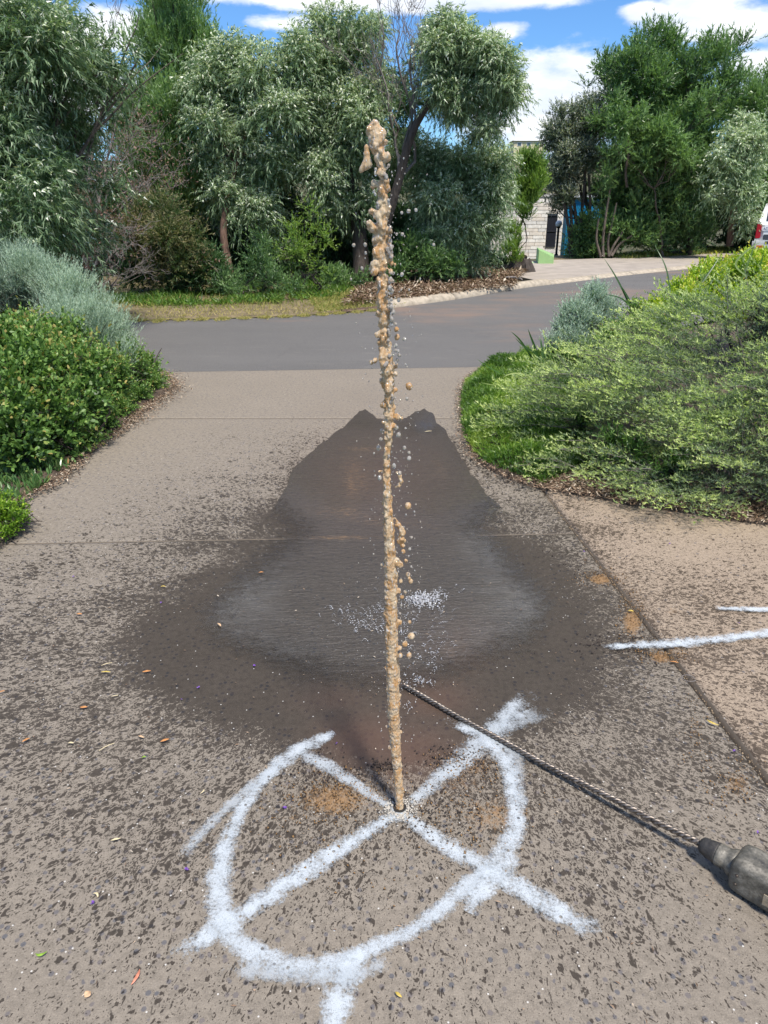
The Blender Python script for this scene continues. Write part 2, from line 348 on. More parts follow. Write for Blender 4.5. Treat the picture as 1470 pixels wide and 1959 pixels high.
def masks(x, y, z=0.0):
    px, py = proj(x, y, np.full_like(x, z)); a = polydist(px, py, WETPOLY)
    base = np.interp(py, [840, 930, 1040, 1150, 1300, 1450, 1600, 1800, 1959, 2300], [0, .08, .30, .48, .52, .50, .43, .30, .25, .2])
    near = np.where(a <= 0, np.exp(a / 230.0) * .62, 0)
    side = np.interp(px, [-400, 0, 500, 1000, 1470, 2000], [.8, .95, 1, 1, .9, .6])
    wet = np.clip(np.maximum(base * side, np.minimum(near, 1.3) * np.interp(py, [760, 830, 1000], [0.0, .55, 1])), 0, 1.25)
    wet = np.where(a > 0, np.maximum(wet, np.clip(.60 + a / 150.0, 0, 1.2)), wet)
    lit = blobsum(px, py, [(765, 1680, 60, 110, 1.)])   # drier apron just in front of the hole
    wet = wet * (1 - .35 * lit)
    silt = blobsum(px, py, [(640, 1530, 90, 45, .75), (560, 1560, 60, 40, .45), (950, 1560, 110, 60, .6), (900, 1460, 60, 40, .6), (880, 1500, 90, 40, .5), (650, 1480, 60, 30, .5), (1150, 1108, 26, 12, 1), (1210, 1190, 22, 34, .9), (1265, 1258, 26, 14, .9),
                            (1410, 1500, 40, 40, .6), (1330, 1390, 16, 40, .5), (1290, 1170, 40, 20, .5), (1120, 1070, 14, 10, .5), (860, 1230, 40, 45, .62), (690, 925, 60, 90, .58), (650, 980, 120, 26, .52), (640, 900, 30, 60, .45), (840, 900, 60, 80, .46), (740, 1000, 150, 18, .52), (700, 860, 120, 14, .5), (880, 1300, 24, 60, .4), (650, 1030, 160, 8, .6), (830, 1010, 60, 12, .45), (600, 1270, 40, 20, .45)])
    red = blobsum(px, py, [(700, 1420, 85, 55, .8), (780, 1440, 100, 60, .75), (640, 1340, 70, 30, .35), (830, 1340, 70, 40, .6), (720, 920, 140, 110, .42), (880, 1240, 50, 60, .3)])
    pale = blobsum(px, py, [(800, 1530, 22, 26, .8), (730, 1520, 40, 22, .55), (700, 1540, 28, 18, .55), (765, 1600, 45, 40, .45), (790, 1500, 30, 16, .5), (90, 955, 44, 14, .5)])
    dx, dy = x - SPL.x, y - SPL.y; r = np.hypot(dx, dy) + .12; th = np.arctan2(-dx, -dy)
    suv = np.stack([np.log(r) * 13.5, th * 18.0, np.zeros_like(x)], -1)
    return wet, silt, red, pale, suv
def slab(name, L0, L1, R0, R1, nu, nv, z, m, parent, thick=.08):
    """bilinear slab: L0/R0 near corners, L1/R1 far corners"""
    u = np.linspace(0, 1, nu)[None, :]; v = np.linspace(0, 1, nv)[:, None]
    L0, L1, R0, R1 = [np.array(q, float) for q in (L0, L1, R0, R1)]
    P = [((1 - u) * ((1 - v) * L0[k] + v * L1[k]) + u * ((1 - v) * R0[k] + v * R1[k])) for k in (0, 1)]
    x, y = P[0] + 0 * v, P[1] + 0 * u
    zz = np.full(x.shape, z); rr = .0022
    e = np.minimum(np.minimum(u, 1 - u) * nu, np.minimum(v, 1 - v) * nv); zz = zz - rr * np.clip(1 - e, 0, 1)
    co = np.stack([x, y, zz], -1).reshape(-1, 3); n = nu * nv; idx = np.arange(n).reshape(nv, nu)
    f = np.stack([idx[:-1, :-1], idx[:-1, 1:], idx[1:, 1:], idx[1:, :-1]], -1).reshape(-1, 4)
    ring = np.concatenate([idx[0, :], idx[1:, -1], idx[-1, -2::-1], idx[-2:0:-1, 0]]); k = len(ring)
    low = co[ring].copy(); low[:, 2] = z - thick
    co = np.concatenate([co, low]); nx = np.roll(np.arange(k), -1)
    sf = np.stack([ring, np.arange(k) + n, nx + n, ring[nx]], -1); f = np.concatenate([f, sf])
    wet, silt, red, pale, suv = masks(co[:, 0], co[:, 1], z)
    return mesh_np(name, co, f, attrs={'wet': ('POINT', 'FLOAT', wet), 'silt': ('POINT', 'FLOAT', silt), 'red': ('POINT', 'FLOAT', red), 'pale': ('POINT', 'FLOAT', pale), 'suv': ('POINT', 'FLOAT_VECTOR', suv)}, mats=[m, M_side], parent=parent, fm=np.concatenate([np.zeros(len(f) - k), np.ones(k)]))
M_side = simple('slab_edge_concrete', (.14, .115, .09), .95, nscale=40)
drive = empty('driveway', (0, 0, 0), kind='structure')
j1 = lambda x: 3.467 + .0436 * x
dj = lambda y: .98 + (4.13 - y) * .0738    # diagonal joint x at y
g = .006
slab('slab', (-5, .1), (-5, j1(-5) - g), (dj(.1) - .008, .1), (dj(3.51) - .008, j1(1.02) - g), 300, 190, 0, M_conc, drive)
slab('slab', (-5, j1(-5) + g), (-5, 5.81 - g), (dj(3.52) - .008, j1(1.02) + g), (.86, 5.81 - g), 200, 90, 0, M_conc, drive)
slab('slab', (-5, 5.81 + g), (-5, 7.44), (1.3, 5.81 + g), (1.9, 8.0), 140, 50, 0, M_conc, drive)
slab('slab', (dj(.1) + .026, .1), (dj(4.4) + .008, 4.4), (7, .1), (7, 4.4), 220, 160, .0015, M_conc2, drive, .086)
tag(mesh_np('driveway_bedding', [(-5.2, 0, -.045), (7.2, 0, -.045), (7.2, 4.6, -.045), (1.9, 7.9, -.045), (-5.2, 7.4, -.045)], [[0, 1, 2, 3, 4]], mats=[simple('joint_filler', (.022, .018, .015), .95)]), kind='structure')

# film of running water on the slab
pxs = np.array([(q[0], q[1]) for q in FILM], float)
dense = []
rngF = np.random.default_rng(5)
for i in range(len(pxs)):
    a, b = pxs[i], pxs[(i + 1) % len(pxs)]
    for s in np.linspace(0, 1, 7)[:-1]:
        q = a + (b - a) * s; am = 4.0 if q[1] < 1000 else 9.0
        nn = mnoise.noise(Vector((q[0] * .06, q[1] * .06, 0))) * am + mnoise.noise(Vector((q[0] * .2, q[1] * .2, 3))) * am * .5
        cdir = q - np.array([730, 1100]); cdir /= np.linalg.norm(cdir); dense.append(q + cdir * nn)
bm = bmesh.new(); vs = [bm.verts.new(G(q[0], q[1], .004)) for q in dense]; bm.faces.new(vs)
bmesh.ops.triangulate(bm, faces=bm.faces[:])
bmesh.ops.subdivide_edges(bm, edges=bm.edges[:], cuts=5, use_grid_fill=True)
film = link_bm('water_film', bm, M_film); me = film.data
co = np.zeros(len(me.vertices) * 3, np.float32); me.vertices.foreach_get('co', co); co = co.reshape(-1, 3).astype(float)
wet, silt, red, pale, suv = masks(co[:, 0], co[:, 1])
_px, _py = proj(co[:, 0], co[:, 1], co[:, 2]); _in = polydist(_px, _py, FILM)
fade = np.clip(np.clip(_in / 130, 0, 1) + np.clip((1010 - _py) / 90, 0, 1), 0, 1) * 1.0
calm = blobsum(_px, _py, [(430, 1140, 110, 100, .95), (520, 1240, 150, 60, .5), (960, 1030, 70, 90, .9), (1010, 1150, 110, 110, .95), (920, 1220, 150, 70, .5), (980, 1000, 24, 40, .8), (800, 820, 60, 18, .6), (700, 810, 40, 14, .5)])
for nm, ar in (('silt', silt), ('red', red), ('pale', pale), ('fade', fade), ('calm', calm)):
    a = me.attributes.new(nm, 'FLOAT', 'POINT'); a.data.foreach_set('value', ar.astype(np.float32))
film['kind'] = 'structure'

# road
far_edge = [(-30, 10.0), (-14, 10.6), (-4.4, 11.45), (-2.6, 11.7), (-1.3, 12.05), (-.3, 12.65), (1.4, 14.4), (3.05, 16.58), (6.5, 20.0), (10.93, 23.93), (20, 31), (36, 43)]
near_edge = [(-30, 5.9), (-14, 6.7), (-5, 7.42), (-2.38, 7.53), (0, 7.61), (1.06, 7.91), (2.4, 8.9), (4.2, 10.7), (8.4, 14.6), (13.4, 19.0), (22, 26), (38, 38)]
def resample(pts, n):
    p = np.array(pts, float); s = np.concatenate([[0], np.cumsum(np.linalg.norm(np.diff(p, axis=0), axis=1))]); s /= s[-1]
    uu = np.linspace(0, 1, n); q = np.stack([np.interp(uu, s, p[:, k]) for k in range(p.shape[1])], -1)
    for _ in range(3): q[1:-1] = (q[:-2] + 2 * q[1:-1] + q[2:]) / 4
    return q
fe, ne = resample(far_edge, 240), resample(near_edge, 240)
def strip(name, A, B, za, zb, m, nv=6, attrs=None, noise_amp=0.0, kind='structure', parent=None):
    v = np.linspace(0, 1, nv)[:, None, None]; P = A[None] * (1 - v) + B[None] * v
    z = (za * (1 - v) + zb * v)[..., 0] + np.zeros(P.shape[:2])
    if noise_amp:
        nn = np.array([mnoise.noise(Vector((a * .9, b * .9, 2))) + .4 * mnoise.noise(Vector((a * 4, b * 4, 5))) for a, b in P.reshape(-1, 2)]).reshape(z.shape)
        z = z + noise_amp * nn * np.sin(np.linspace(0, math.pi, nv))[:, None] ** .5
    co = np.concatenate([P, z[..., None]], -1); n = co.shape[1]; idx = np.arange(nv * n).reshape(nv, n)
    f = np.stack([idx[:-1, :-1], idx[:-1, 1:], idx[1:, 1:], idx[1:, :-1]], -1).reshape(-1, 4); co = co.reshape(-1, 3)
    at = attrs(co) if attrs else None
    return tag(mesh_np(name, co, f, attrs=at, mats=[m], smooth=True, parent=parent), kind=kind if parent is None else None)
def road_at(co):
    px, py = proj(co[:, 0], co[:, 1], co[:, 2])
    r = blobsum(px, py, [(880, 600, 160, 26, .8), (980, 640, 80, 30, .7), (1150, 560, 160, 16, .8), (1020, 575, 120, 12, .9), (760, 590, 90, 14, .9), (1300, 520, 90, 8, .8), (500, 614, 300, 3, .5)])
    return {'red': ('POINT', 'FLOAT', r)}
strip('road', ne, fe, -.012, -.012, M_asph, 40, road_at)
# far verge behind the road
nrmv = np.gradient(fe, axis=0); nrmv = np.stack([-nrmv[:, 1], nrmv[:, 0]], -1); nrmv /= np.linalg.norm(nrmv, axis=1, keepdims=True)
ki = int(np.argmin(np.abs(fe[:, 0] + .6))); k2 = int(np.argmin(np.abs(fe[:, 0] - 3.0))); k3 = int(np.argmin(np.abs(fe[:, 0] - 11.3)))
up7 = lambda s: s + np.array([0, 7.0])
strip('verge', fe[:ki + 1] + nrmv[:ki + 1] * .0, fe[:ki + 1] + np.array([0, 8.0]), .0, .02, M_verge, 14, noise_amp=.07)
strip('mulch_bank', fe[ki:k2 + 1] + nrmv[ki:k2 + 1] * np.where(np.arange(ki, k2 + 1) < ki + 4, -.03, .24)[:, None], np.stack([np.linspace(-.6, 3.7, k2 + 1 - ki), np.linspace(20.6, 22.4, k2 + 1 - ki)], -1), .012, .03, M_mulch, 14, noise_amp=.09)
# kerb: short moulded concrete lengths along the far side
M_kerb = simple('kerb_concrete', (.40, .34, .26), .85, var=.2, nscale=9, bumpd=.004)
kerb = empty('kerb', (0, 0, 0), kind='structure')
seg_i = [i for i in range(ki + 3, k3 + 6, 6)]
for a in seg_i:
    b = min(a + 6, len(fe) - 1); A = fe[a:b + 1].copy(); nn = nrmv[a:b + 1]
    dirv = A[-1] - A[0]; A[-1] -= dirv / np.linalg.norm(dirv) * .008
    prof = [(-.0, -.03), (.0, .035), (.06, .085), (.10, .10), (.24, .10), (.26, .09), (.26, -.03)] if a < k2 else [(-.0, -.03), (.0, .0), (.14, .045), (.30, .05), (.32, .045), (.32, -.03), (.30, -.03)]
    co = np.array([[*(A[i] + nn[i] * pr[0]), pr[1]] for i in range(len(A)) for pr in prof]); k = len(prof)
    f = [(i * k + j, i * k + j + 1, (i + 1) * k + j + 1, (i + 1) * k + j) for i in range(len(A) - 1) for j in range(k - 1)]
    o = mesh_np('kerb_stone', co, f, mats=[M_kerb], parent=kerb)
    bmx = bmesh.new(); bmx.from_mesh(o.data)
    bmx.verts.ensure_lookup_table(); bmx.faces.new([bmx.verts[j] for j in range(k)]); bmx.faces.new([bmx.verts[(len(A) - 1) * k + j] for j in reversed(range(k))])
    bmx.to_mesh(o.data); bmx.free()
# concrete crossover of the house opposite
M_apron = simple('apron_concrete', (.36, .31, .26), .85, var=.14, nscale=2.2, bumpd=.004)
ap = [fe[i] + nrmv[i] * .33 for i in range(k2 + 4, k3 + 10)]
top = [G(1425, 484), G(1400, 485), G(1300, 489), G(1200, 494), G(1100, 498), G(1040, 500), G(990, 503), G(960, 508), G(985, 530)]
bm = bmesh.new(); vs = [bm.verts.new((q[0], q[1], .045)) for q in ap] + [bm.verts.new((q.x, q.y, .03)) for q in top]
r = bm.faces.new(vs); ex = bmesh.ops.extrude_face_region(bm, geom=[r])
for v in [q for q in ex['geom'] if isinstance(q, bmesh.types.BMVert)]: v.co.z += .002
for v in vs: v.co.z -= .12
link_bm('crossover', bm, M_apron)['kind'] = 'structure'
# garden beds
def bed(name, pts, z, m):
    bm = bmesh.new(); v1 = [bm.verts.new((p[0], p[1], -.02)) for p in pts]
    P = np.array([(p[0], p[1]) for p in pts]); nn = len(P)
    area = .5 * sum(P[i][0] * P[(i + 1) % nn][1] - P[(i + 1) % nn][0] * P[i][1] for i in range(nn)); sgn = 1 if area > 0 else -1
    ins = []
    for i in range(nn):
        d = P[(i + 1) % nn] - P[i - 1]; d /= np.linalg.norm(d) + 1e-9; ins.append(P[i] + sgn * np.array([-d[1], d[0]]) * .05)
    v2 = [bm.verts.new((p[0], p[1], z)) for p in ins]
    for i in range(nn): bm.faces.new((v1[i], v1[(i + 1) % nn], v2[(i + 1) % nn], v2[i]))
    bm.faces.new(v2); o = link_bm(name, bm, m); o['kind'] = 'structure'; return o
def gpath(L, z=0): return [tuple(G(x, y, z))[:2] for x, y in L]
LEDGE = [(300, 717), (318, 728), (328, 743), (318, 758), (290, 774), (274, 783), (255, 802), (240, 817), (222, 832), (200, 843), (180, 856), (160, 868), (135, 898), (106, 928), (80, 940), (51, 950), (9, 970), (-40, 1010), (-110, 1060), (-300, 1130)]
REDGE = [(935, 704), (895, 725), (883, 745), (879, 770), (882, 800), (884, 830), (893, 858), (905, 880), (922, 896), (945, 908), (990, 926), (1040, 941), (1120, 952), (1200, 970), (1290, 982), (1350, 991), (1420, 1003), (1500, 1012), (1800, 1045), (2400, 1100)]
lp = gpath(LEDGE); rp = gpath(REDGE)
bed('garden_bed', lp + [(-9, 2.6), (-9, 7.2), (-5, 7.38)], .03, M_soil)
bed('garden_bed', [(x, y) for x, y in rp] + [(13, 17.8), (8.2, 14.0), (4.1, 10.35), (2.3, 8.6)], .03, M_soil)
# ------------------------------------------------------------------ foliage generators
def leaf_arrays(P, Dr, L, Wd, rng, shape=4, flat=.7):
    n = len(P); Dr = unit(Dr)
    ref = np.array([0, 0, 1.0])[None] * flat + rng.normal(0, .5, (n, 3)); S = unit(np.cross(Dr, ref)); N = np.cross(S, Dr)
    L = np.broadcast_to(L, (n,))[:, None]; Wd = np.broadcast_to(Wd, (n,))[:, None]
    if shape == 3:
        co = np.stack([P + S * Wd * .5, P - S * Wd * .5, P + Dr * L], 1)
    elif shape == 4:
        co = np.stack([P, P + Dr * L * .45 + S * Wd * .5 + N * Wd * .15, P + Dr * L - N * L * .06, P + Dr * L * .45 - S * Wd * .5 + N * Wd * .15], 1)
    else:
        a = Dr * L; s = S * Wd * .5; q = N * Wd * .12
        co = np.stack([P, P + a * .3 + s * .85 + q, P + a * .72 + s * .8 + q, P + a - q, P + a * .72 - s * .8 + q, P + a * .3 - s * .85 + q], 1)
    k = co.shape[1]
    return co.reshape(-1, 3), np.arange(n * k).reshape(n, k)
def leaves_obj(name, P, Dr, L, Wd, tint, rng, m, parent=None, shape=4, flat=.7):
    co, f = leaf_arrays(P, Dr, L, Wd, rng, shape, flat)
    return mesh_np(name, co, f, attrs={'tint': ('FACE', 'FLOAT', np.clip(tint, 0, 1))}, mats=[m], parent=parent)
def sphere_dirs(n, rng, up=0.0):
    v = rng.normal(0, 1, (n, 3)); v = unit(v); v[:, 2] += up; return unit(v)
def crown_points(lobes, rng, n, sub=7, subr=.42, up=.25, shell=.55, squash=.85):
    """lobes: (n,4) x y z r. Scatter points in sub-lobes on lobe shells; returns points and outward dirs"""
    lobes = np.array(lobes, float); S = []
    for x, y, z, r in lobes:
        d = sphere_dirs(sub, rng, .1); rr = r * rng.uniform(.45, .78, (sub, 1))
        c = np.array([x, y, z]) + d * rr * np.array([1, 1, squash])
        S.append(np.concatenate([c, r * rng.uniform(subr * .75, subr * 1.25, (sub, 1))], 1))
    S = np.concatenate(S); w = S[:, 3] ** 2; w /= w.sum(); ix = rng.choice(len(S), n, p=w)
    d = sphere_dirs(n, rng, up); rad = S[ix, 3:4] * (shell + (1 - shell) * rng.random((n, 1)) ** .6)
    rad *= np.where(rng.random((n, 1)) < .06, rng.uniform(1.0, 1.3, (n, 1)), 1)
    return S[ix, :3] + d * rad * np.array([1, 1, squash]), d, ix
def sprays(P, d, rng, per, tl, dirmix, droop, spread, L, Wd, leaf_down=0.0, upb=0.0):
    """each point becomes a twig carrying `per` leaves; returns leaf base, dir, s, twig index"""
    n = len(P); td = unit(d * dirmix + rng.normal(0, spread, (n, 3)) + np.array([0, 0, upb]))
    tl = tl * rng.uniform(.6, 1.3, (n, 1)); s = rng.random((n, per)); s = np.sort(s, 1)
    base = P[:, None] + td[:, None] * (tl[:, None] * s[..., None]); base[..., 2] -= droop * tl * s ** 2
    tan = td[:, None] + np.array([0, 0, -1.0]) * (2 * droop * s[..., None])
    ld = unit(unit(tan) + rng.normal(0, .55, (n, per, 3)) + np.array([0, 0, -leaf_down]))
    ti = np.repeat(np.arange(n), per)
    return base.reshape(-1, 3), ld.reshape(-1, 3), s.reshape(-1), ti
def px_lobes(L, y, jit=.5, rng=None, back=0.0):
    """lobes traced from the photo (px, py, radius px[, dy]) set at distance y, plus lobes filling the depth behind"""
    out = []
    for q in L:
        dy = q[3] if len(q) > 3 else 0
        yy = y + dy + (rng.uniform(-jit, jit) if rng is not None else 0); w = W(q[0], q[1], yy); r = q[2] * mpp(q[0], q[1], yy)
        out.append((w.x, w.y, w.z, r))
        if back and rng is not None: out.append((w.x + rng.uniform(-.3, .3), yy + back * rng.uniform(.6, 1.2), w.z - rng.uniform(0, .4), r * .95))
    return out
ALL = {}
def make_tree(name, label, cat, lobes, base, mats, seed, n, kind='weep', group=None, leafscale=1.0, trunk=.11, flower=0.0, stems=1, bark=B_dark, limbs=7, up=.25, bright=0.0, trunk_pts=None, upb=None, squash=.85, twiglen=None, per=None):
    rng = np.random.default_rng(seed); lobes = np.array(lobes, float); lobes[:, 3] = np.maximum(lobes[:, 3] - .09 * leafscale, lobes[:, 3] * .5); lobes[:, 2] -= .09 * leafscale
    root = empty(name, base, label=label, cat=cat, group=group)
    P, d, ix = crown_points(lobes, rng, n, up=up, squash=squash)
    kw = {'weep': dict(per=15, tl=.36, dirmix=.8, droop=.38, spread=.45, leaf_down=.6, L=.094, W=.0165),
          'bush': dict(per=14, tl=.26, dirmix=.9, droop=-.05, spread=.4, leaf_down=-.1, L=.085, W=.02),
          'upright': dict(per=16, tl=.34, dirmix=.6, droop=-.2, spread=.25, leaf_down=-.45, L=.085, W=.017),
          'broad': dict(per=9, tl=.16, dirmix=.9, droop=-.05, spread=.45, leaf_down=-.1, L=.05, W=.028),
          'dead': dict(per=5, tl=.3, dirmix=.8, droop=.05, spread=.5, leaf_down=.2, L=.06, W=.015)}[kind].copy()
    LL, WW = kw.pop('L') * leafscale, kw.pop('W') * leafscale
    if twiglen: kw['tl'] = twiglen
    if per: kw['per'] = per
    ub = {'weep': .35, 'bush': .25, 'upright': .75, 'broad': .3, 'dead': .2}[kind] if upb is None else upb
    B, ld, s, ti = sprays(P, d, rng, L=LL, Wd=WW, upb=ub, **kw)
    nl = len(B); sub_t = rng.normal(0, .10, ix.max() + 1)[ix][ti]
    twig_t = rng.normal(0, .09, len(P))[ti]
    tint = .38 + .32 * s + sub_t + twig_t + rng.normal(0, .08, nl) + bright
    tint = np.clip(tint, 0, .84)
    Ls = LL * rng.uniform(.65, 1.25, nl); Ws = WW * rng.uniform(.7, 1.2, nl)
    if flower:
        ft = (rng.random(len(P)) < flower * np.clip(.45 + d[:, 2] * 1.2, 0, 1.5))[ti]
        fl = ft & (rng.random(nl) < .42)
        tint = np.where(fl, rng.uniform(.88, 1, nl), tint); Ls = np.where(fl, Ls * .6, Ls); Ws = np.where(fl, Ws * 1.35, Ws)
    cr = leaves_obj('crown', B, ld, Ls, Ws * 1.12, tint, rng, mats, None, 3, .7)
    cr.parent = root; cr.matrix_parent_inverse = root.matrix_world.inverted(); cr.location = -Vector(base)
    # trunk and limbs
    cen = lobes[:, :3]; specs = []
    basev = np.array(base, float)
    if trunk_pts is not None:
        tp = np.array([tuple(q) for q in trunk_pts], float)
        tp = resample(tp, 18); specs.append((tp, np.linspace(trunk, trunk * .5, 18))); heads = [tp[-1], tp[len(tp) * 2 // 3]]
    else:
        heads = []
        for k in range(stems):
            topc = cen[rng.integers(len(cen))] if stems > 1 else cen.mean(0)
            hz = basev[2] + (topc[2] - basev[2]) * rng.uniform(.55, .8)
            b0 = basev + np.array([rng.uniform(-.25, .25), rng.uniform(-.2, .2), -.05]) * (stems > 1)
            e = np.array([topc[0] * .7 + b0[0] * .3, topc[1] * .7 + b0[1] * .3, hz])
            tp = wander(b0, e, 14, .035, rng); r0 = trunk * rng.uniform(.75, 1.1)
            specs.append((tp, np.linspace(r0, r0 * .45, 14))); heads += [tp[-1], tp[9]]
    for c in cen[rng.permutation(len(cen))[:limbs]]:
        h = min(heads, key=lambda q: np.linalg.norm(q - c)); rr = trunk * rng.uniform(.25, .42)
        w = wander(h, c, 9, .05, rng, sag=-.05); specs.append((w, np.linspace(rr, rr * .25, 9)))
        for _ in range(3):
            d2 = sphere_dirs(1, rng, .2)[0] * np.linalg.norm(c - h) * rng.uniform(.15, .28) * np.array([1, 1, .8])
            specs.append((wander(w[rng.integers(4, 8)], c + d2, 6, .03, rng), np.linspace(rr * .4, rr * .1, 6)))
    tk = tubes('trunk', [(np.array(p_) - basev, r_) for p_, r_ in specs], bark, root, 7)
    ALL[name] = root
    return root
def twiggy(name, label, cat, base, ends, seed, m, rad=.03, gen=3, nchild=4, spread=.5, leafm=None, leafn=0, group=None, parent=None):
    """bare branching bush: limbs, branchlets and twigs as tapered tubes"""
    rng = np.random.default_rng(seed); root = parent or empty(name, base, label=label, cat=cat, group=group); basev = np.array(base, float); specs = []
    cur = []
    for e in ends:
        w = wander(basev, e, 12, .05, rng); specs.append((w, np.linspace(rad, rad * .35, 12))); cur.append((w, rad * .5))
    tips = []
    for gi in range(gen):
        nxt = []
        for w, r in cur:
            ln = np.linalg.norm(w[-1] - w[0])
            for _ in range(nchild):
                st = w[rng.integers(len(w) // 3, len(w))]; d = unit(unit(w[-1] - w[0]) + rng.normal(0, spread, 3)); l2 = ln * rng.uniform(.35, .6)
                w2 = wander(st, st + d * l2, 6, .02, rng); specs.append((w2, np.linspace(max(r * .5, .004), .0025, 6))); nxt.append((w2, r * .5)); tips.append(w2[-1])
        cur = nxt
    tubes('branches', [(p_ - basev, r_) for p_, r_ in specs], m, root, 4)
    if leafn:
        T = np.array(tips); P = T[rng.integers(len(T), size=leafn)] + rng.normal(0, .09, (leafn, 3))
        o = leaves_obj('crown', P - basev, sphere_dirs(leafn, rng), .06, .02, rng.uniform(0, 1, leafn), rng, leafm, root)
    return root

# ------------------------------------------------------------------ trees along the far verge
rg = np.random.default_rng(11)
LB = lambda L, y, back=1.1, jit=.4: px_lobes(L, y, jit, rg, back)
gb = lambda px, py: tuple(G(px, py, .02))
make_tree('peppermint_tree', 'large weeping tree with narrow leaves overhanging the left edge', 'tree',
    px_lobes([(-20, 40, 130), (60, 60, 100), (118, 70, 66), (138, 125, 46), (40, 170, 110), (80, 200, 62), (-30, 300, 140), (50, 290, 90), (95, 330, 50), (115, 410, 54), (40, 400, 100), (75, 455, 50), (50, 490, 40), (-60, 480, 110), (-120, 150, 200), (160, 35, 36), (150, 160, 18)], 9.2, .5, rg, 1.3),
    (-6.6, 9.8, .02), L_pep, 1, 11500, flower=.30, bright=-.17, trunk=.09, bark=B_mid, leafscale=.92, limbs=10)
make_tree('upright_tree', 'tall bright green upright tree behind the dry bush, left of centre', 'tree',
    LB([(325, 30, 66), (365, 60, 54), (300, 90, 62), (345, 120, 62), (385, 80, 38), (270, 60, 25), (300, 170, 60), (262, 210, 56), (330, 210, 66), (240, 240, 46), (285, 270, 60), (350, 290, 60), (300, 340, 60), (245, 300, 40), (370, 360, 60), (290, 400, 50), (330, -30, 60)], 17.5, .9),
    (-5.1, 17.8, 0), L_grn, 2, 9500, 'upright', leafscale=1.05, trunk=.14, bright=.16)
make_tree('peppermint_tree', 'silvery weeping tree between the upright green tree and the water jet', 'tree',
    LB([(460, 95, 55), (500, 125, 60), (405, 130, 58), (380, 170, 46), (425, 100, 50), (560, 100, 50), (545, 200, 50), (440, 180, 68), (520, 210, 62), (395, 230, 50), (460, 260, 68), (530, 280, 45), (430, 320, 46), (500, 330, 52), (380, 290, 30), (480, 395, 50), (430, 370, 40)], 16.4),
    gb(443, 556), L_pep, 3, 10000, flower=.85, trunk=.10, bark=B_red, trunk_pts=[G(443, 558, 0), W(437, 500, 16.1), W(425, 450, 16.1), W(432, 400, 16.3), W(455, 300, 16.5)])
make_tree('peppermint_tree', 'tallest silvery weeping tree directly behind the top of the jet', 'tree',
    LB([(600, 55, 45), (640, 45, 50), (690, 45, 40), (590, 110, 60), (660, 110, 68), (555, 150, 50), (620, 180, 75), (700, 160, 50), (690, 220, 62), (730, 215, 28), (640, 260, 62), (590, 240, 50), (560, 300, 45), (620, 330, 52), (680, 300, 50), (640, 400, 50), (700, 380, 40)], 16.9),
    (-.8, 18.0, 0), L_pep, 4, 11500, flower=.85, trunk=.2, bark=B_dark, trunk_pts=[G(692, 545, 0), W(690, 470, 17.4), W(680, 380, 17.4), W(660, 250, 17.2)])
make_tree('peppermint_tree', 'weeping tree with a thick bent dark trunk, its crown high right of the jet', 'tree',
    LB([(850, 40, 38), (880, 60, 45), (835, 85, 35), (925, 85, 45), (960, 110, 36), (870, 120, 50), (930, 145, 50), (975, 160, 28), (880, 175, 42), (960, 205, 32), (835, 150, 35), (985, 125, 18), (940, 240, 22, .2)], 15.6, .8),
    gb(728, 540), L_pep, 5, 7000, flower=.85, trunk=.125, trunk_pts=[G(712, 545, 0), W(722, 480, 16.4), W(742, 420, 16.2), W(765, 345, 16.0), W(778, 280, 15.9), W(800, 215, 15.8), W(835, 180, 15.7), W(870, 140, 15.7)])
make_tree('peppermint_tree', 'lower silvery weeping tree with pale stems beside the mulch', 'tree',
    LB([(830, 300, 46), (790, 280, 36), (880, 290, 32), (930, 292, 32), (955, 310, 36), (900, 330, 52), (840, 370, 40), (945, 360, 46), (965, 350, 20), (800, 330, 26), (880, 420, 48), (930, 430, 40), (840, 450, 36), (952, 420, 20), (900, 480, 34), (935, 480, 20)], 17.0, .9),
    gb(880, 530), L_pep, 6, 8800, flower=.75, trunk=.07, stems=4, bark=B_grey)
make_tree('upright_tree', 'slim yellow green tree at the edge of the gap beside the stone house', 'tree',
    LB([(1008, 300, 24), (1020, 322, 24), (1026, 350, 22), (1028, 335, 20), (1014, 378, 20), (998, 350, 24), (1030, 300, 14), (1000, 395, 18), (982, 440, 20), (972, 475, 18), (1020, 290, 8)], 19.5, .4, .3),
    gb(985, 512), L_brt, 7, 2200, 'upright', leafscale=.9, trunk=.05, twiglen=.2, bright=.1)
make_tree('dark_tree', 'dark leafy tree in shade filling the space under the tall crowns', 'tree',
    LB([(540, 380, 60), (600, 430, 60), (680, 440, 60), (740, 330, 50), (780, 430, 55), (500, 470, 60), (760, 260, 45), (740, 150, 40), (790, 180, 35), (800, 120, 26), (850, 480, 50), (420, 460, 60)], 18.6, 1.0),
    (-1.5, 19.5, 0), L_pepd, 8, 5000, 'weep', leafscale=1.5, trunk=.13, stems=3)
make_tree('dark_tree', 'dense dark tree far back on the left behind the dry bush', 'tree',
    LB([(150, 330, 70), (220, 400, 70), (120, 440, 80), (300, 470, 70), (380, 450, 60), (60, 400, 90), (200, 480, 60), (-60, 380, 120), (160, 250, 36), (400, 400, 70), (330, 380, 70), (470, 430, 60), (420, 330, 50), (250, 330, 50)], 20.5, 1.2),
    (-8, 21, 0), L_pepd, 9, 6200, 'bush', leafscale=1.9, trunk=.15, stems=3)
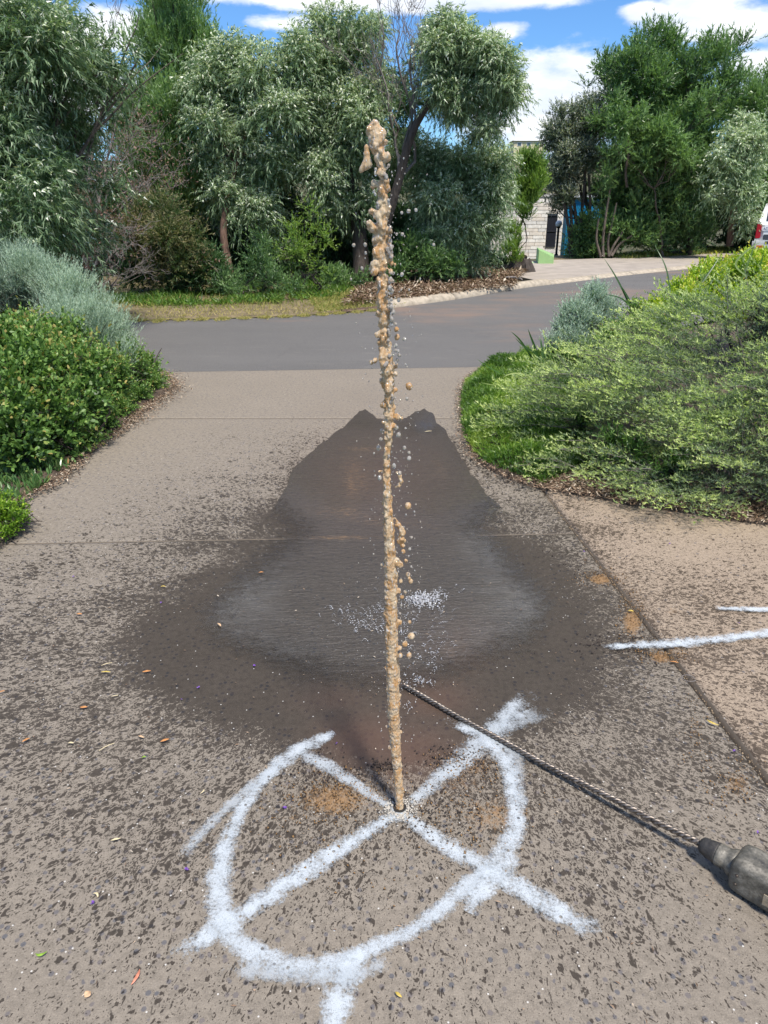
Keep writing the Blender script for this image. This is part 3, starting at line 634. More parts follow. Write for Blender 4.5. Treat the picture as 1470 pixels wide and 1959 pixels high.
make_tree('dark_tree', 'dark thicket tree behind the trunks in the middle of the verge', 'tree',
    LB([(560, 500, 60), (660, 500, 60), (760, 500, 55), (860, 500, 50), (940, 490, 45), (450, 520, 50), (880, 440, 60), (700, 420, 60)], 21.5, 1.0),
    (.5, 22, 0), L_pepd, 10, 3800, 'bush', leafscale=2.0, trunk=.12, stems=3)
# bare and shrubby growth on the verge
twiggy('dry_bush', 'leafless pinkish grey bush between two green trees at the left', 'bush', gb(160, 560),
       [W(190, 230, 15.6), W(215, 300, 15.4), W(250, 350, 15.2), (W(150, 260, 15.8)), W(200, 400, 15.0), W(260, 420, 15.3), W(225, 220, 15.8)], 21, B_twig, .045, 3, 5, .55, L_dead, 5200)
twiggy('dead_tree', 'grey leafless branches rising beside the top of the jet', 'tree', tuple(W(775, 330, 16.6)),
       [W(735, 70, 16.4), W(765, 60, 16.4), W(790, 80, 16.5), W(800, 130, 16.2), W(720, 110, 16.3)], 22, B_twig, .035, 3, 5, .35)
def shrub(label, L, y, base, m, seed, n, kind='bush', cat='shrub', name='shrub', **kw):
    rg2 = np.random.default_rng(seed + 500)
    return make_tree(name, label, cat, px_lobes(L, y, .25, rg2, kw.pop('back', .5)), base, m, seed, n, kind, trunk=kw.pop('trunk', .025), stems=kw.pop('stems', 4), limbs=kw.pop('limbs', 6), **kw)
shrub('rounded shrub with beige seed heads at the left of the verge', [(270, 420, 42), (320, 400, 42), (250, 460, 40), (310, 455, 50), (365, 450, 38), (290, 500, 40), (340, 500, 34), (300, 380, 20)], 14.6, gb(300, 545), L_beige, 31, 2300, 'bush', leafscale=.75, bright=.1)
shrub('bright lime green shrub glowing just left of the jet', [(590, 400, 26), (560, 430, 20), (610, 440, 24), (580, 470, 30), (545, 480, 18), (600, 500, 20)], 14.9, gb(590, 560), L_brt, 32, 260, 'bush', leafscale=.75, bright=.2)
shrub('low fresh green shrub beside the lime green one', [(490, 500, 30), (520, 530, 26), (470, 540, 24), (550, 545, 22), (500, 460, 22), (440, 550, 18)], 14.4, gb(500, 568), L_grn, 33, 700, 'bush', leafscale=.7, bright=-.02)
shrub('dull green shrub in shade at the foot of the left trunk', [(400, 500, 34), (370, 530, 28), (420, 540, 24), (250, 520, 26), (330, 545, 20)], 15.0, gb(390, 560), L_pepd, 34, 1500, 'bush', leafscale=.9, bright=.1)
shrub('leafy green undergrowth right of the jet near the bent trunk', [(790, 470, 34), (830, 500, 30), (760, 510, 26), (870, 500, 24), (640, 530, 26), (690, 530, 20)], 16.4, gb(800, 535), L_grn, 35, 1700, 'bush', leafscale=.9)
twiggy('dry_bush', 'small tangle of bare brown twigs on the left verge', 'bush', gb(215, 565), [W(190, 480, 13.9), W(240, 470, 13.8), W(215, 440, 13.8), W(260, 500, 13.8)], 23, B_twig, .016, 3, 4, .6, L_dead, 260)
# the leaning red stems at the left
root = empty('twin_stem_tree', gb(150, 568), label='small reddish twin stemmed tree with peeling bark behind the silver bush', cat='tree')
bv = np.array(gb(150, 568)); rng = np.random.default_rng(3)
st = [[G(140, 572, 0), W(138, 530, 14.4), W(150, 490, 14.3), W(158, 455, 14.2), W(150, 400, 14.2)], [G(150, 572, 0), W(160, 540, 14.1), W(178, 500, 14.0), W(182, 465, 14.0), W(176, 430, 14)]]
tubes('trunk', [(resample([tuple(q) for q in s_], 14) - bv, np.linspace(.10, .06, 14) if i == 0 else np.linspace(.06, .03, 14)) for i, s_ in enumerate(st)], B_red, root, 8)
P, d, ix = crown_points(px_lobes([(150, 420, 50), (120, 380, 45), (170, 440, 25), (145, 520, 16), (135, 500, 16)], 14.2, .2, rng, .4), rng, 900)
B, ld, s, ti = sprays(P, d, rng, 8, .25, .8, .3, .4, .08, .02, .4)
leaves_obj('crown', B - bv, ld, .07, .016, np.clip(rng.normal(.4, .3, len(B)), 0, 1), rng, L_dead, root)

# ------------------------------------------------------------------ trees across the far driveway, right
LR = lambda L, y, back=1.6, jit=.6: px_lobes(L, y, jit, rg, back)
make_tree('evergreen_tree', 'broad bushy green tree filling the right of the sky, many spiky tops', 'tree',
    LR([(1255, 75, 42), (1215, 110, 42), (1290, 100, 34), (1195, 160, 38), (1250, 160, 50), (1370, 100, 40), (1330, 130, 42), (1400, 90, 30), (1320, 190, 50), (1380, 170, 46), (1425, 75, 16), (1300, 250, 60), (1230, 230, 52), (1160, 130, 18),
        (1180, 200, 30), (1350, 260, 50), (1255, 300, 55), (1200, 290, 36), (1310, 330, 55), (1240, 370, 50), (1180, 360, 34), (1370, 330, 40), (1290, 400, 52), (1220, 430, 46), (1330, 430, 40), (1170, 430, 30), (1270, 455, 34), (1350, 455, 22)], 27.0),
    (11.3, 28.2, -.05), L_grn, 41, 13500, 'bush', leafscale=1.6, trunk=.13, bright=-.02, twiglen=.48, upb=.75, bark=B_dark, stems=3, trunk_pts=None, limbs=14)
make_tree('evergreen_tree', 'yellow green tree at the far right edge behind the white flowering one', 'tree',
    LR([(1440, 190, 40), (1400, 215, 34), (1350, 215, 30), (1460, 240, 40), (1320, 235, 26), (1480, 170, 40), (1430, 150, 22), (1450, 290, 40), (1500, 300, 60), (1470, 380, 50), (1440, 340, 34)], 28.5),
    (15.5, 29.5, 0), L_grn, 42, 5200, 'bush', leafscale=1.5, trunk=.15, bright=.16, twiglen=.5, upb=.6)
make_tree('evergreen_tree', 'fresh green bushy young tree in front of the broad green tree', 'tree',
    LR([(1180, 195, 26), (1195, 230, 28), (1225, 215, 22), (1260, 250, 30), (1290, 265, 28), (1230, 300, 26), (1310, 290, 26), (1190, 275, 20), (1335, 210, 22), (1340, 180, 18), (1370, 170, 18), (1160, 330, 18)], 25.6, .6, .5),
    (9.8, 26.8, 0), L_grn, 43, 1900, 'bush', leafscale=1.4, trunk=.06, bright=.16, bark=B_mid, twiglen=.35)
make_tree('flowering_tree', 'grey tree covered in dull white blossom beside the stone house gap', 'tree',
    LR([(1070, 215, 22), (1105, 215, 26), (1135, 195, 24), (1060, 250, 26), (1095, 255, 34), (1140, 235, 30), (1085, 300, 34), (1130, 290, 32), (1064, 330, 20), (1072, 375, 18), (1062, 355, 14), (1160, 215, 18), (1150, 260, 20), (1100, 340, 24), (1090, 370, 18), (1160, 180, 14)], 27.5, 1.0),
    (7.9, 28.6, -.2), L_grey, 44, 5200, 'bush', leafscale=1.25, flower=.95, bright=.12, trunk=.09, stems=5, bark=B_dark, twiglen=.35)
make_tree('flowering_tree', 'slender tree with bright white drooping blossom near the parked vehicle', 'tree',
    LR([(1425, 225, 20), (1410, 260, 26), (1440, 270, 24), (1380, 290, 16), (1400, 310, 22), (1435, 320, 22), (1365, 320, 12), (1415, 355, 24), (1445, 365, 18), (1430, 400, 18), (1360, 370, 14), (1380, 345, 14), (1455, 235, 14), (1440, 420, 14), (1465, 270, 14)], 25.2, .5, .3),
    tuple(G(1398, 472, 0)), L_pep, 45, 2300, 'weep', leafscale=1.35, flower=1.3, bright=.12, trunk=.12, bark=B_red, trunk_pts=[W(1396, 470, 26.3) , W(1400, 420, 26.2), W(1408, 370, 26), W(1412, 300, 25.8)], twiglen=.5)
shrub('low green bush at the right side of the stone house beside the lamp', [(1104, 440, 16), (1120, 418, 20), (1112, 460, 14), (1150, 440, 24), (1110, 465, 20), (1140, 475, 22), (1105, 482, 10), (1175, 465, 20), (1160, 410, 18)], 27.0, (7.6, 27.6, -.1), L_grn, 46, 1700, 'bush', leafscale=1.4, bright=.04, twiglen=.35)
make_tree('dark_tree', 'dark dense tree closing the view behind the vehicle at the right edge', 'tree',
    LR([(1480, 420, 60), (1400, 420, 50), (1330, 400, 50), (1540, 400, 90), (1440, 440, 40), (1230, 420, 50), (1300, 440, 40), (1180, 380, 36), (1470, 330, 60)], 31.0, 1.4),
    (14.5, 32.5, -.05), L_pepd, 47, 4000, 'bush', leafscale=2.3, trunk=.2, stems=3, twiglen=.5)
root = empty('multi_stem_tree', tuple(W(1158, 492, 26.2)), label='clump of pale curved stems rising at the edge of the far driveway', cat='tree')
bv = np.array(W(1158, 494, 26.2)); rng = np.random.default_rng(8); sp = []
for pts, r in [([(1155, 494), (1152, 470), (1156, 440), (1160, 410), (1168, 360)], .055), ([(1165, 492), (1162, 460), (1172, 430), (1180, 390)], .045), ([(1165, 493), (1175, 470), (1186, 455), (1192, 445)], .05),
               ([(1170, 492), (1184, 470), (1200, 458), (1210, 452)], .05), ([(1150, 494), (1140, 460), (1146, 420)], .05), ([(1200, 360), (1196, 330), (1203, 300), (1202, 270)], .05)]:
    sp.append((resample([tuple(W(x, y, 26.2 + rng.uniform(-.1, .1))) for x, y in pts], 12) - bv, np.linspace(r, r * .55, 12)))
tubes('trunk', sp, B_mid, root, 8)
root = empty('thin_stem_tree', tuple(W(1095, 488, 27.2)), label='thin dark bare trunks under the dull white blossom', cat='tree')
bv = np.array(W(1095, 488, 27.2)); sp = []
for pts in [[(1092, 490), (1090, 440), (1080, 390), (1065, 330)], [(1096, 490), (1094, 430), (1090, 370), (1088, 320)], [(1110, 490), (1110, 430), (1118, 370), (1120, 320)], [(1122, 488), (1128, 430), (1130, 380), (1126, 330)], [(1100, 490), (1104, 430), (1100, 390), (1090, 350)]]:
    sp.append((resample([tuple(W(x, y, 27.2)) for x, y in pts], 10) - bv, np.linspace(.07, .04, 10)))
tubes('trunk', sp, B_dark, root, 7)

# ------------------------------------------------------------------ house beyond: stone garage wall, door, blue shed, lamp, parapet
HY = 36.0
M_mortar = simple('stone_mortar', (.66, .61, .54), .9)
M_st = [simple('limestone_%s' % k, c, .85, var=.1, nscale=6, bumpd=.004) for k, c in (('pale', (.82, .78, .71)), ('warm', (.74, .67, .58)), ('grey', (.72, .69, .64)))]
xl, xr = W(940, 440, HY).x, W(1076, 440, HY).x; zb = W(1000, 500, HY).z - .25; zt = W(1000, 376, HY).z
house = empty('stone_house', ((xl + xr) / 2, HY, zb), label='pale stone block house wall with a dark door seen through the gap', cat='house')
hc = Vector(((xl + xr) / 2, HY, zb)); rot = 0
def hpart(name, x0, x1, z0, z1, y0, y1, m, bev=0.0):
    bm = bmesh.new(); box_bm(bm, ((x0 + x1) / 2 - hc.x, (y0 + y1) / 2 - hc.y, (z0 + z1) / 2 - hc.z), (x1 - x0, y1 - y0, z1 - z0), 0, bev)
    return link_bm(name, bm, m, house)
hpart('wall', xl, xr, zb, zt, HY, HY + 5, M_mortar)
dx0, dx1 = W(1046, 440, HY).x, W(1064, 440, HY).x; dzt, dzb = W(1055, 411, HY).z, W(1055, 473, HY).z
protos = {}
rs = random.Random(4); z = zb; row = 0; bh = .155
while z < zt - bh:
    x = xl - rs.uniform(0, .3)
    while x < xr:
        bw = rs.choice([.35, .5, .62, .75]); x0, x1 = max(x, xl), min(x + bw, xr); x += bw
        if x1 - x0 < .1: continue
        if x1 > dx0 and x0 < dx1 and z + bh > dzb and z < dzt:
            if x0 < dx0 - .1: x1 = dx0 - .01
            elif x1 > dx1 + .1: x0 = dx1 + .01
            else: continue
        key = (round(x1 - x0, 2), rs.randrange(3))
        if key not in protos:
            bm = bmesh.new(); box_bm(bm, (0, 0, 0), (x1 - x0 - .012, .04, bh - .012), 0, .006)
            me = bpy.data.meshes.new('stone_block'); bm.to_mesh(me); bm.free(); me.materials.append(M_st[key[1]]); protos[key] = me
        if rs.random() > .02 and (x0 + x1) / 2 > W(960, 440, HY).x:
            o = bpy.data.objects.new('stone_block', protos[key]); C.objects.link(o); o.parent = house
            o.location = ((x0 + x1) / 2 - hc.x, -.012 - rs.uniform(0, .016), z + bh / 2 - hc.z)
    z += bh; row += 1
M_dark = simple('dark_door_paint', (.02, .021, .028), .35)
dr = hpart('door', dx0, dx1, dzb, dzt, HY - .02, HY + .05, M_dark)
M_rail = simple('dark_door_frame', (.03, .032, .04), .4); bm = bmesh.new(); zm = (dzb + dzt) / 2
for zz in (dzb, zm - .02, dzt - .05): box_bm(bm, ((dx0 + dx1) / 2 - hc.x, -.035, zz + .02 - hc.z), (dx1 - dx0, .03, .045)); link_bm('door_rail', bm, M_rail, house); bm = bmesh.new()
bm.free()
hpart('roof', xl - .1, xr + .1, zt, zt + .12, HY - .05, HY + 5.1, simple('roof_sheet', (.55, .53, .5), .5))
M_blue = simple('blue_wall_paint', (.0, .20, .42), .5, var=.25, nscale=3)
bx = W(1083, 440, 38); bx2 = W(1150, 440, 38)
sh = empty('blue_shed', ((bx.x + bx2.x) / 2, 38, -.6), label='bright blue shed wall glimpsed between the bushes right of the lamp', cat='shed')
bm = bmesh.new(); box_bm(bm, (0, 1, 1.35), (bx2.x - bx.x, 2, 2.7)); w_ = link_bm('wall', bm, M_blue, sh)
for k in range(9):
    bm = bmesh.new(); box_bm(bm, (-(bx2.x - bx.x) / 2 + (k + .5) * (bx2.x - bx.x) / 9, -.012, 1.35), (.03, .02, 2.66)); link_bm('cover_strip', bm, M_blue, sh)
bm = bmesh.new(); box_bm(bm, (0, 1, 2.76), (bx2.x - bx.x + .4, 2.4, .1)); link_bm('roof', bm, simple('white_roof', (.7, .72, .74), .4), sh)
# lamp
lb = W(1064, 492, 30); lh = W(1069, 428, 30)
lamp = empty('garden_lamp', tuple(lb), label='white globe lamp on a black post by the stone house', cat='lamp')
M_blk = simple('black_metal', (.015, .015, .017), .4)
hgt = lh.z - lb.z; r_ = 6.2 * mpp(1069, 428, 30)
tubes('post', [([(0, 0, -.1), (0, 0, hgt - r_ * .8)], [.045, .045]), ([(0, 0, 0), (0, 0, .12)], [.09, .07]), ([(0, 0, hgt - r_ * 1.25), (0, 0, hgt - r_ * .8)], [.06, .09])], M_blk, lamp, 10)
bm = bmesh.new(); bmesh.ops.create_uvsphere(bm, u_segments=24, v_segments=14, radius=r_); bmesh.ops.translate(bm, verts=bm.verts, vec=(0, 0, hgt))
link_bm('globe', bm, simple('opal_glass', (.75, .76, .80), .25, var=.02), lamp, True)
# green parapet with sloping top
M_green = simple('green_wall_paint', (.27, .44, .18), .7, var=.06, nscale=5)
py_ = 23.6; a0, a1 = W(1029, 508, py_), W(1059, 505, py_); tz0, tz1 = W(1030, 478, py_).z, W(1059, 492, py_).z
gp = empty('green_parapet', (a0.x, py_, a0.z), label='light green rendered driveway wall with a sloping top', cat='wall')
bm = bmesh.new(); w0 = a1.x - a0.x
pts = [(0, -.6), (w0, -.6), (w0, tz1 - a0.z), (0, tz0 - a0.z)]
v = [bm.verts.new((x, 0, z_)) for x, z_ in pts] + [bm.verts.new((x + .10 * (i in (1, 2)) + .25, 1.6, z_ - .05 * 0)) for i, (x, z_) in enumerate(pts)]
for q in ((0, 1, 2, 3), (7, 6, 5, 4), (0, 4, 5, 1), (1, 5, 6, 2), (2, 6, 7, 3), (3, 7, 4, 0)): bm.faces.new([v[i] for i in q])
bmesh.ops.bevel(bm, geom=bm.edges[:], offset=.012, segments=2, affect='EDGES'); link_bm('wall', bm, M_green, gp)
bm = bmesh.new(); box_bm(bm, (-.06, .8, (tz0 - a0.z) / 2 - .42), (.12, 1.2, .5), 0, .01); link_bm('end_block', bm, simple('pale_green_paint', (.42, .58, .32), .7, var=.04), gp)
# distant house on the hill
hb = W(1012, 275, 190); base = Vector((hb.x, 190, 8.9))
fh = empty('distant_house', tuple(base), label='far cream house with a white hipped roof above the gap', cat='house')
zt2 = W(1005, 269, 190).z - base.z
bm = bmesh.new(); box_bm(bm, (0, 3, zt2 / 2), (7, 6, zt2)); link_bm('wall', bm, simple('cream_wall', (.62, .54, .36), .8, var=.05), fh)
bm = bmesh.new(); e = 3.9
rv = [bm.verts.new(q) for q in [(-e, -.4, zt2), (e, -.4, zt2), (e, 6.4, zt2), (-e, 6.4, zt2), (-1.2, 3, zt2 + .75), (1.2, 3, zt2 + .75)]]
for q in ((0, 1, 5, 4), (1, 2, 5), (2, 3, 4, 5), (3, 0, 4), (3, 2, 1, 0)): bm.faces.new([rv[i] for i in q])
link_bm('roof', bm, simple('white_tiles', (.8, .8, .78), .6, var=.03), fh)
for x in (-2.2, 0, 2.0):
    bm = bmesh.new(); box_bm(bm, (x, -.02, zt2 - .75), (1.0, .08, .75)); wn = link_bm('window', bm, simple('white_frame', (.7, .7, .7), .5), fh)
    bm = bmesh.new(); box_bm(bm, (x, -.07, zt2 - .75), (.8, .04, .58)); link_bm('pane', bm, simple('dark_glass', (.06, .08, .10), .1), wn)
# stump and fallen sticks on the mulch
sb = G(992, 514, .12)
stp = empty('tree_stump', tuple(sb), label='cut tree stump lying at the corner of the mulch', cat='stump')
bm = bmesh.new(); rs2 = random.Random(2); N = 14
r0 = [.34 + rs2.uniform(-.09, .1) for _ in range(N)]; r1 = [.22 + rs2.uniform(-.04, .04) for _ in range(N)]
A = [bm.verts.new((math.cos(k * 2 * math.pi / N) * r0[k] * 1.15, math.sin(k * 2 * math.pi / N) * r0[k], -.12)) for k in range(N)]
B_ = [bm.verts.new((math.cos(k * 2 * math.pi / N) * r1[k] + .05, math.sin(k * 2 * math.pi / N) * r1[k], .2 + .1 * rs2.random())) for k in range(N)]
for k in range(N): bm.faces.new((A[k], A[(k + 1) % N], B_[(k + 1) % N], B_[k]))
bmesh.ops.subdivide_edges(bm, edges=bm.edges[:], cuts=2, use_grid_fill=True)
for v in bm.verts: v.co += Vector((rs2.uniform(-1, 1), rs2.uniform(-1, 1), rs2.uniform(-1, 1))) * .03
link_bm('bark', bm, B_dark, stp)
bm = bmesh.new(); bmesh.ops.create_circle(bm, cap_ends=True, segments=14, radius=.21)
for v in bm.verts: v.co = Vector((v.co.x * .8 + .05, v.co.y * .9, .27 - v.co.y * .5))
link_bm('cut_face', bm, simple('cut_wood', (.42, .36, .32), .8), stp)
for (x0, y0, x1, y1, lab) in [(965, 535, 1000, 536, 'pale fallen stick lying flat on the mulch near the stump'), (895, 500, 880, 535, 'bent bare branch leaning down over the mulch')]:
    a, b = G(x0, y0, .1), G(x1, y1, .12)
    if y0 == 500: a = W(x0, 478, 18.6)
    w = wander(a, b, 8, .03, np.random.default_rng(x0)); o = tubes('fallen_branch', [(w, np.linspace(.028, .014, 8))], B_twig if y0 > 510 else B_dark); tag(o, lab, 'branch')

# ------------------------------------------------------------------ parked vehicle: rear of a white four wheel drive
vy = 25.2; vx0 = W(1447, 440, vy).x; vz = G(1450, 478, 0)
veh = empty('parked_car', (vx0 + .82, vy - .42, -.03), label='white four wheel drive with red tail light cut by the right edge', cat='car')
veh.rotation_euler = (0, 0, R(-27))
M_cw = simple('white_car_paint', (.72, .73, .74), .25, var=.02, Coat_Weight=.6); M_gl = simple('car_glass', (.05, .07, .08), .05, var=.0)
M_rub = simple('tyre_rubber', (.02, .02, .02), .8); M_grey = simple('bumper_plastic', (.50, .50, .48), .5, var=.05); M_dk = simple('dark_trim', (.045, .05, .06), .4)
bm = bmesh.new()
secs = [(0.0, .50, 1.0, .90), (0.0, 1.08, 1.0, .91), (0.12, 1.18, .985, .9), (.36, 1.76, .80, .80), (.55, 1.82, .74, .76)]
prof = [(.0, .45), (.0, 1.12), (.10, 1.2), (.38, 1.78), (.62, 1.84), (2.6, 1.82), (3.1, 1.25), (4.35, 1.10), (4.5, .95), (4.5, .45)]
half = lambda z: .92 if z < 1.2 else .92 - (z - 1.2) * .24
L_ = [bm.verts.new((-half(z_), y_, z_)) for y_, z_ in prof]; R_ = [bm.verts.new((half(z_), y_, z_)) for y_, z_ in prof]
for i in range(len(prof)): bm.faces.new((L_[i], L_[(i + 1) % len(prof)], R_[(i + 1) % len(prof)], R_[i]))
bm.faces.new(L_[::-1]); bm.faces.new(R_)
bmesh.ops.bevel(bm, geom=bm.edges[:], offset=.05, segments=3, affect='EDGES'); bmesh.ops.recalc_face_normals(bm, faces=bm.faces[:]); link_bm('body', bm, M_cw, veh, True)
def vbox(name, c, s, m, bev=.01, tilt=0, parent=veh):
    bm = bmesh.new(); box_bm(bm, (0, 0, 0), s, 0, bev); o = link_bm(name, bm, m, parent); o.location = c; o.rotation_euler = (tilt, 0, 0); return o
vbox('rear_window', (0, .215, 1.49), (1.34, .03, .46), M_gl, .01, R(-26))
tg = vbox('tailgate', (0, -.012, .90), (1.40, .03, .50), M_cw)
vbox('trim_panel', (0, -.035, .78), (1.36, .02, .16), M_dk)
vbox('bumper', (0, -.08, .55), (1.92, .26, .26), M_grey, .05)
vbox('bumper_corner', (-.86, .05, .60), (.22, .4, .22), simple('silver_corner', (.6, .6, .6), .35), .05)
vbox('step_pad', (0, -.21, .62), (1.2, .02, .08), M_dk)
for sx in (-1, 1):
    o = vbox('tail_light', (sx * .845, -.005, .96), (.15, .06, .44), simple('red_lens', (.35, .008, .02), .15, var=.05), .015)
    vbox('reflector', (sx * .72, -.215, .50), (.22, .02, .07), simple('orange_lens', (.55, .10, .02), .2, var=.05), .008)
pl = vbox('number_plate', (-.56, -.04, 1.03), (.37, .015, .12), simple('plate_white', (.75, .76, .78), .4, var=.01), .004)
cu = bpy.data.curves.new('plate_text', 'FONT'); cu.body = 'AD-'; cu.size = .12; cu.align_x = 'LEFT'; cu.align_y = 'CENTER'; cu.extrude = .001
tmp = bpy.data.objects.new('plate_tmp', cu); C.objects.link(tmp); bpy.context.view_layer.update(); tme = bpy.data.meshes.new_from_object(tmp.evaluated_get(bpy.context.evaluated_depsgraph_get())); bpy.data.objects.remove(tmp)
tme.materials.clear(); tme.materials.append(simple('plate_ink', (.02, .03, .12), .5)); tx = bpy.data.objects.new('plate_text', tme); C.objects.link(tx); tx.parent = pl; tx.location = (-.17, -.010, 0); tx.rotation_euler = (R(90), 0, 0)
for sx in (-1, 1):
    for yy in (.85, 3.6):
        bm = bmesh.new(); bmesh.ops.create_cone(bm, cap_ends=True, segments=28, radius1=.36, radius2=.36, depth=.24); bmesh.ops.bevel(bm, geom=bm.edges[:], offset=.03, segments=2, affect='EDGES')
        wh = link_bm('wheel', bm, M_rub, veh, True); wh.location = (sx * .80, yy, .39); wh.rotation_euler = (0, R(90), 0)
        bm = bmesh.new(); bmesh.ops.create_cone(bm, cap_ends=True, segments=20, radius1=.21, radius2=.21, depth=.25); link_bm('rim', bm, M_grey, wh, False)
# ------------------------------------------------------------------ verge grass, mulch chips, litter
def inpoly(x, y, poly):
    ins = np.zeros(x.shape, bool); n = len(poly)
    for i in range(n):
        a, b = poly[i], poly[(i + 1) % n]; c = (a[1] > y) != (b[1] > y)
        ins ^= c & (x < (b[0] - a[0]) * (y - a[1]) / (b[1] - a[1] + 1e-12) + a[0])
    return ins
def scatter(poly, n, rng):
    P = np.array(poly); lo, hi = P.min(0), P.max(0); q = rng.uniform(lo, hi, (int(n), 2)); return q[inpoly(q[:, 0], q[:, 1], poly)]
def grass(name, pts, h, rng, tint, m=None, wd=.006, lean=.5, z=.02, parent=None):
    n = len(pts); P = np.concatenate([pts, np.full((n, 1), z)], 1); d = rng.normal(0, lean, (n, 3)); d[:, 2] = 1
    o = leaves_obj(name, P, d, h * rng.uniform(.5, 1.3, n), wd * rng.uniform(.7, 1.4, n), tint, rng, m or L_grass, parent, 3, 0); return o
rng = np.random.default_rng(60)
vp = [tuple(q) for q in fe[:ki + 1]] + [(-.6, 20), (-22, 18)]
pts = scatter(vp, 95000, rng)
dist = np.min(np.abs(pts[:, 1][:, None] - np.interp(pts[:, 0], fe[:, 0], fe[:, 1])[:, None]), 1)
keep = (rng.random(len(pts)) < np.exp(-dist / 3.2)); pts, dist = pts[keep], dist[keep]
pn = np.array([mnoise.noise(Vector((a * .8, b * 1.2, 0))) for a, b in pts])
tint = np.clip(.78 - .46 * np.clip(dist / 3.0, 0, 1) + pn * .75 + rng.normal(0, .13, len(pts)), 0, 1)
o = grass('verge_grass', pts, .05 + .05 * np.clip(dist / 1.5, 0, 1.4) , rng, tint, wd=.013, lean=.8, z=.03); o['kind'] = 'stuff'
# straggly dry grass spilling over the road edge
e = fe[(fe[:, 0] > -5.2) & (fe[:, 0] < .25)]; k = rng.integers(0, len(e), 4200)
pts = e[k] + rng.normal(0, .05, (4200, 2)) + np.stack([0 * k, -np.abs(rng.normal(0, .07, 4200)) * (1 + 2 * np.array([max(0, mnoise.noise(Vector((q[0] * 1.3, 4, 0)))) for q in e[k]]))], -1)
o = grass('edge_grass', pts, .06, rng, np.clip(rng.normal(.72, .15, 4200), 0, 1), wd=.012, lean=2.5, z=.0); o['kind'] = 'stuff'
q = scatter([tuple(G(x, y)[:2]) for x, y in [(610, 602), (790, 584), (770, 570), (700, 556), (640, 556), (590, 575)]], 9000, rng)[:5200]
q = q[rng.random(len(q)) < np.clip(1.15 - (q[:, 0] + .9) * .75, .08, 1)]
o = grass('verge_grass', q, .07, rng, np.clip(rng.normal(.58, .2, len(q)), 0, 1), wd=.014, lean=1.2, z=.04); o['kind'] = 'stuff'
# weeds under the jet trees and along the thicket
pts = scatter([tuple(G(x, y)[:2]) for x, y in [(430, 585), (640, 575), (690, 545), (560, 540), (430, 560), (170, 575), (180, 588)]], 30000, rng)
wk = np.array([mnoise.noise(Vector((a * 1.1, b * 1.6, 9))) for a, b in pts]); pts = pts[wk > .02][:5200]
o = grass('weeds', pts, .16, rng, np.clip(rng.normal(.3, .2, len(pts)), 0, 1), L_mat, .03, 1.3, .03); o['kind'] = 'stuff'
def chips(name, pts, rng, size, z=.02, m=None, tilt=.35, tint=None, zr=.02):
    n = len(pts); P = np.concatenate([pts, z + rng.uniform(0, zr, (n, 1))], 1); d = rng.normal(0, 1, (n, 3)); d[:, 2] *= tilt
    return leaves_obj(name, P, d, size * rng.uniform(.5, 1.6, n), size * .28 * rng.uniform(.6, 1.5, n), rng.random(n) if tint is None else tint, rng, m or L_chip, None, 4, 3)
mp = [tuple(G(x, y)[:2]) for x, y in [(655, 594), (790, 580), (985, 556), (1012, 514), (960, 512), (860, 528), (740, 545), (690, 560)]]
o = chips('mulch_chips', scatter(mp, 30000, rng)[:17000], rng, .10, .10, zr=.06); o['kind'] = 'stuff'
tw = scatter([tuple(G(x, y)[:2]) for x, y in [(860, 500), (985, 500), (985, 530), (860, 535)]], 3000, rng)[:1500]
o = grass('mulch_grass', tw, .1, rng, np.clip(rng.normal(.4, .15, len(tw)), 0, 1), wd=.02, z=.08); o['kind'] = 'stuff'
rp2 = [tuple(G(x, y)[:2]) for x, y in [(1200, 497), (1420, 484), (1470, 478), (1470, 470), (1300, 480), (1150, 492)]]
o = grass('far_verge_grass', scatter(rp2, 24000, rng)[:9000], .14, rng, np.clip(rng.normal(.45, .2, 9000), 0, 1)[:len(scatter(rp2, 24000, np.random.default_rng(1))[:9000])], wd=.04, z=-.06) if False else None
q = scatter(rp2, 30000, rng)[:9000]; o = grass('far_verge_grass', q, .16, rng, np.clip(rng.normal(.5, .22, len(q)), 0, 1), wd=.045, z=.0); o['kind'] = 'stuff'
strip('far_verge', np.stack([np.linspace(5.5, 19, 12), np.linspace(25.5, 28.2, 12)], -1), np.stack([np.linspace(5.5, 30, 12), np.linspace(28, 40, 12)], -1), -.03, .0, M_verge, 5)
# litter along the bed edges
def edge_pts(path, n, w, rng, inward=(0, 1)):
    p = resample(path, 200); tn = np.gradient(p, axis=0); nn = unit(np.stack([-tn[:, 1], tn[:, 0]], -1)); k = rng.integers(0, 200, n)
    return p[k] + nn[k] * (rng.normal(0, 1, (n, 1)) * w * .5 + inward[0]) + rng.normal(0, .01, (n, 2))
o = chips('leaf_litter', np.concatenate([edge_pts(lp[:19], 3000, .06, rng, (.035, 0)), edge_pts(lp[:8], 600, .12, rng, (.09, 0))]), rng, .026, .028, zr=.012); o['kind'] = 'stuff'
o = chips('leaf_litter', np.concatenate([edge_pts(rp[:13], 1300, .05, rng, (.0, 0)), edge_pts(rp[10:18], 6500, .14, rng, (.14, 0))]), rng, .026, .028, zr=.014); o['kind'] = 'stuff'
def soilside(path, s):  # check side: positive normal points left of travel
    return s
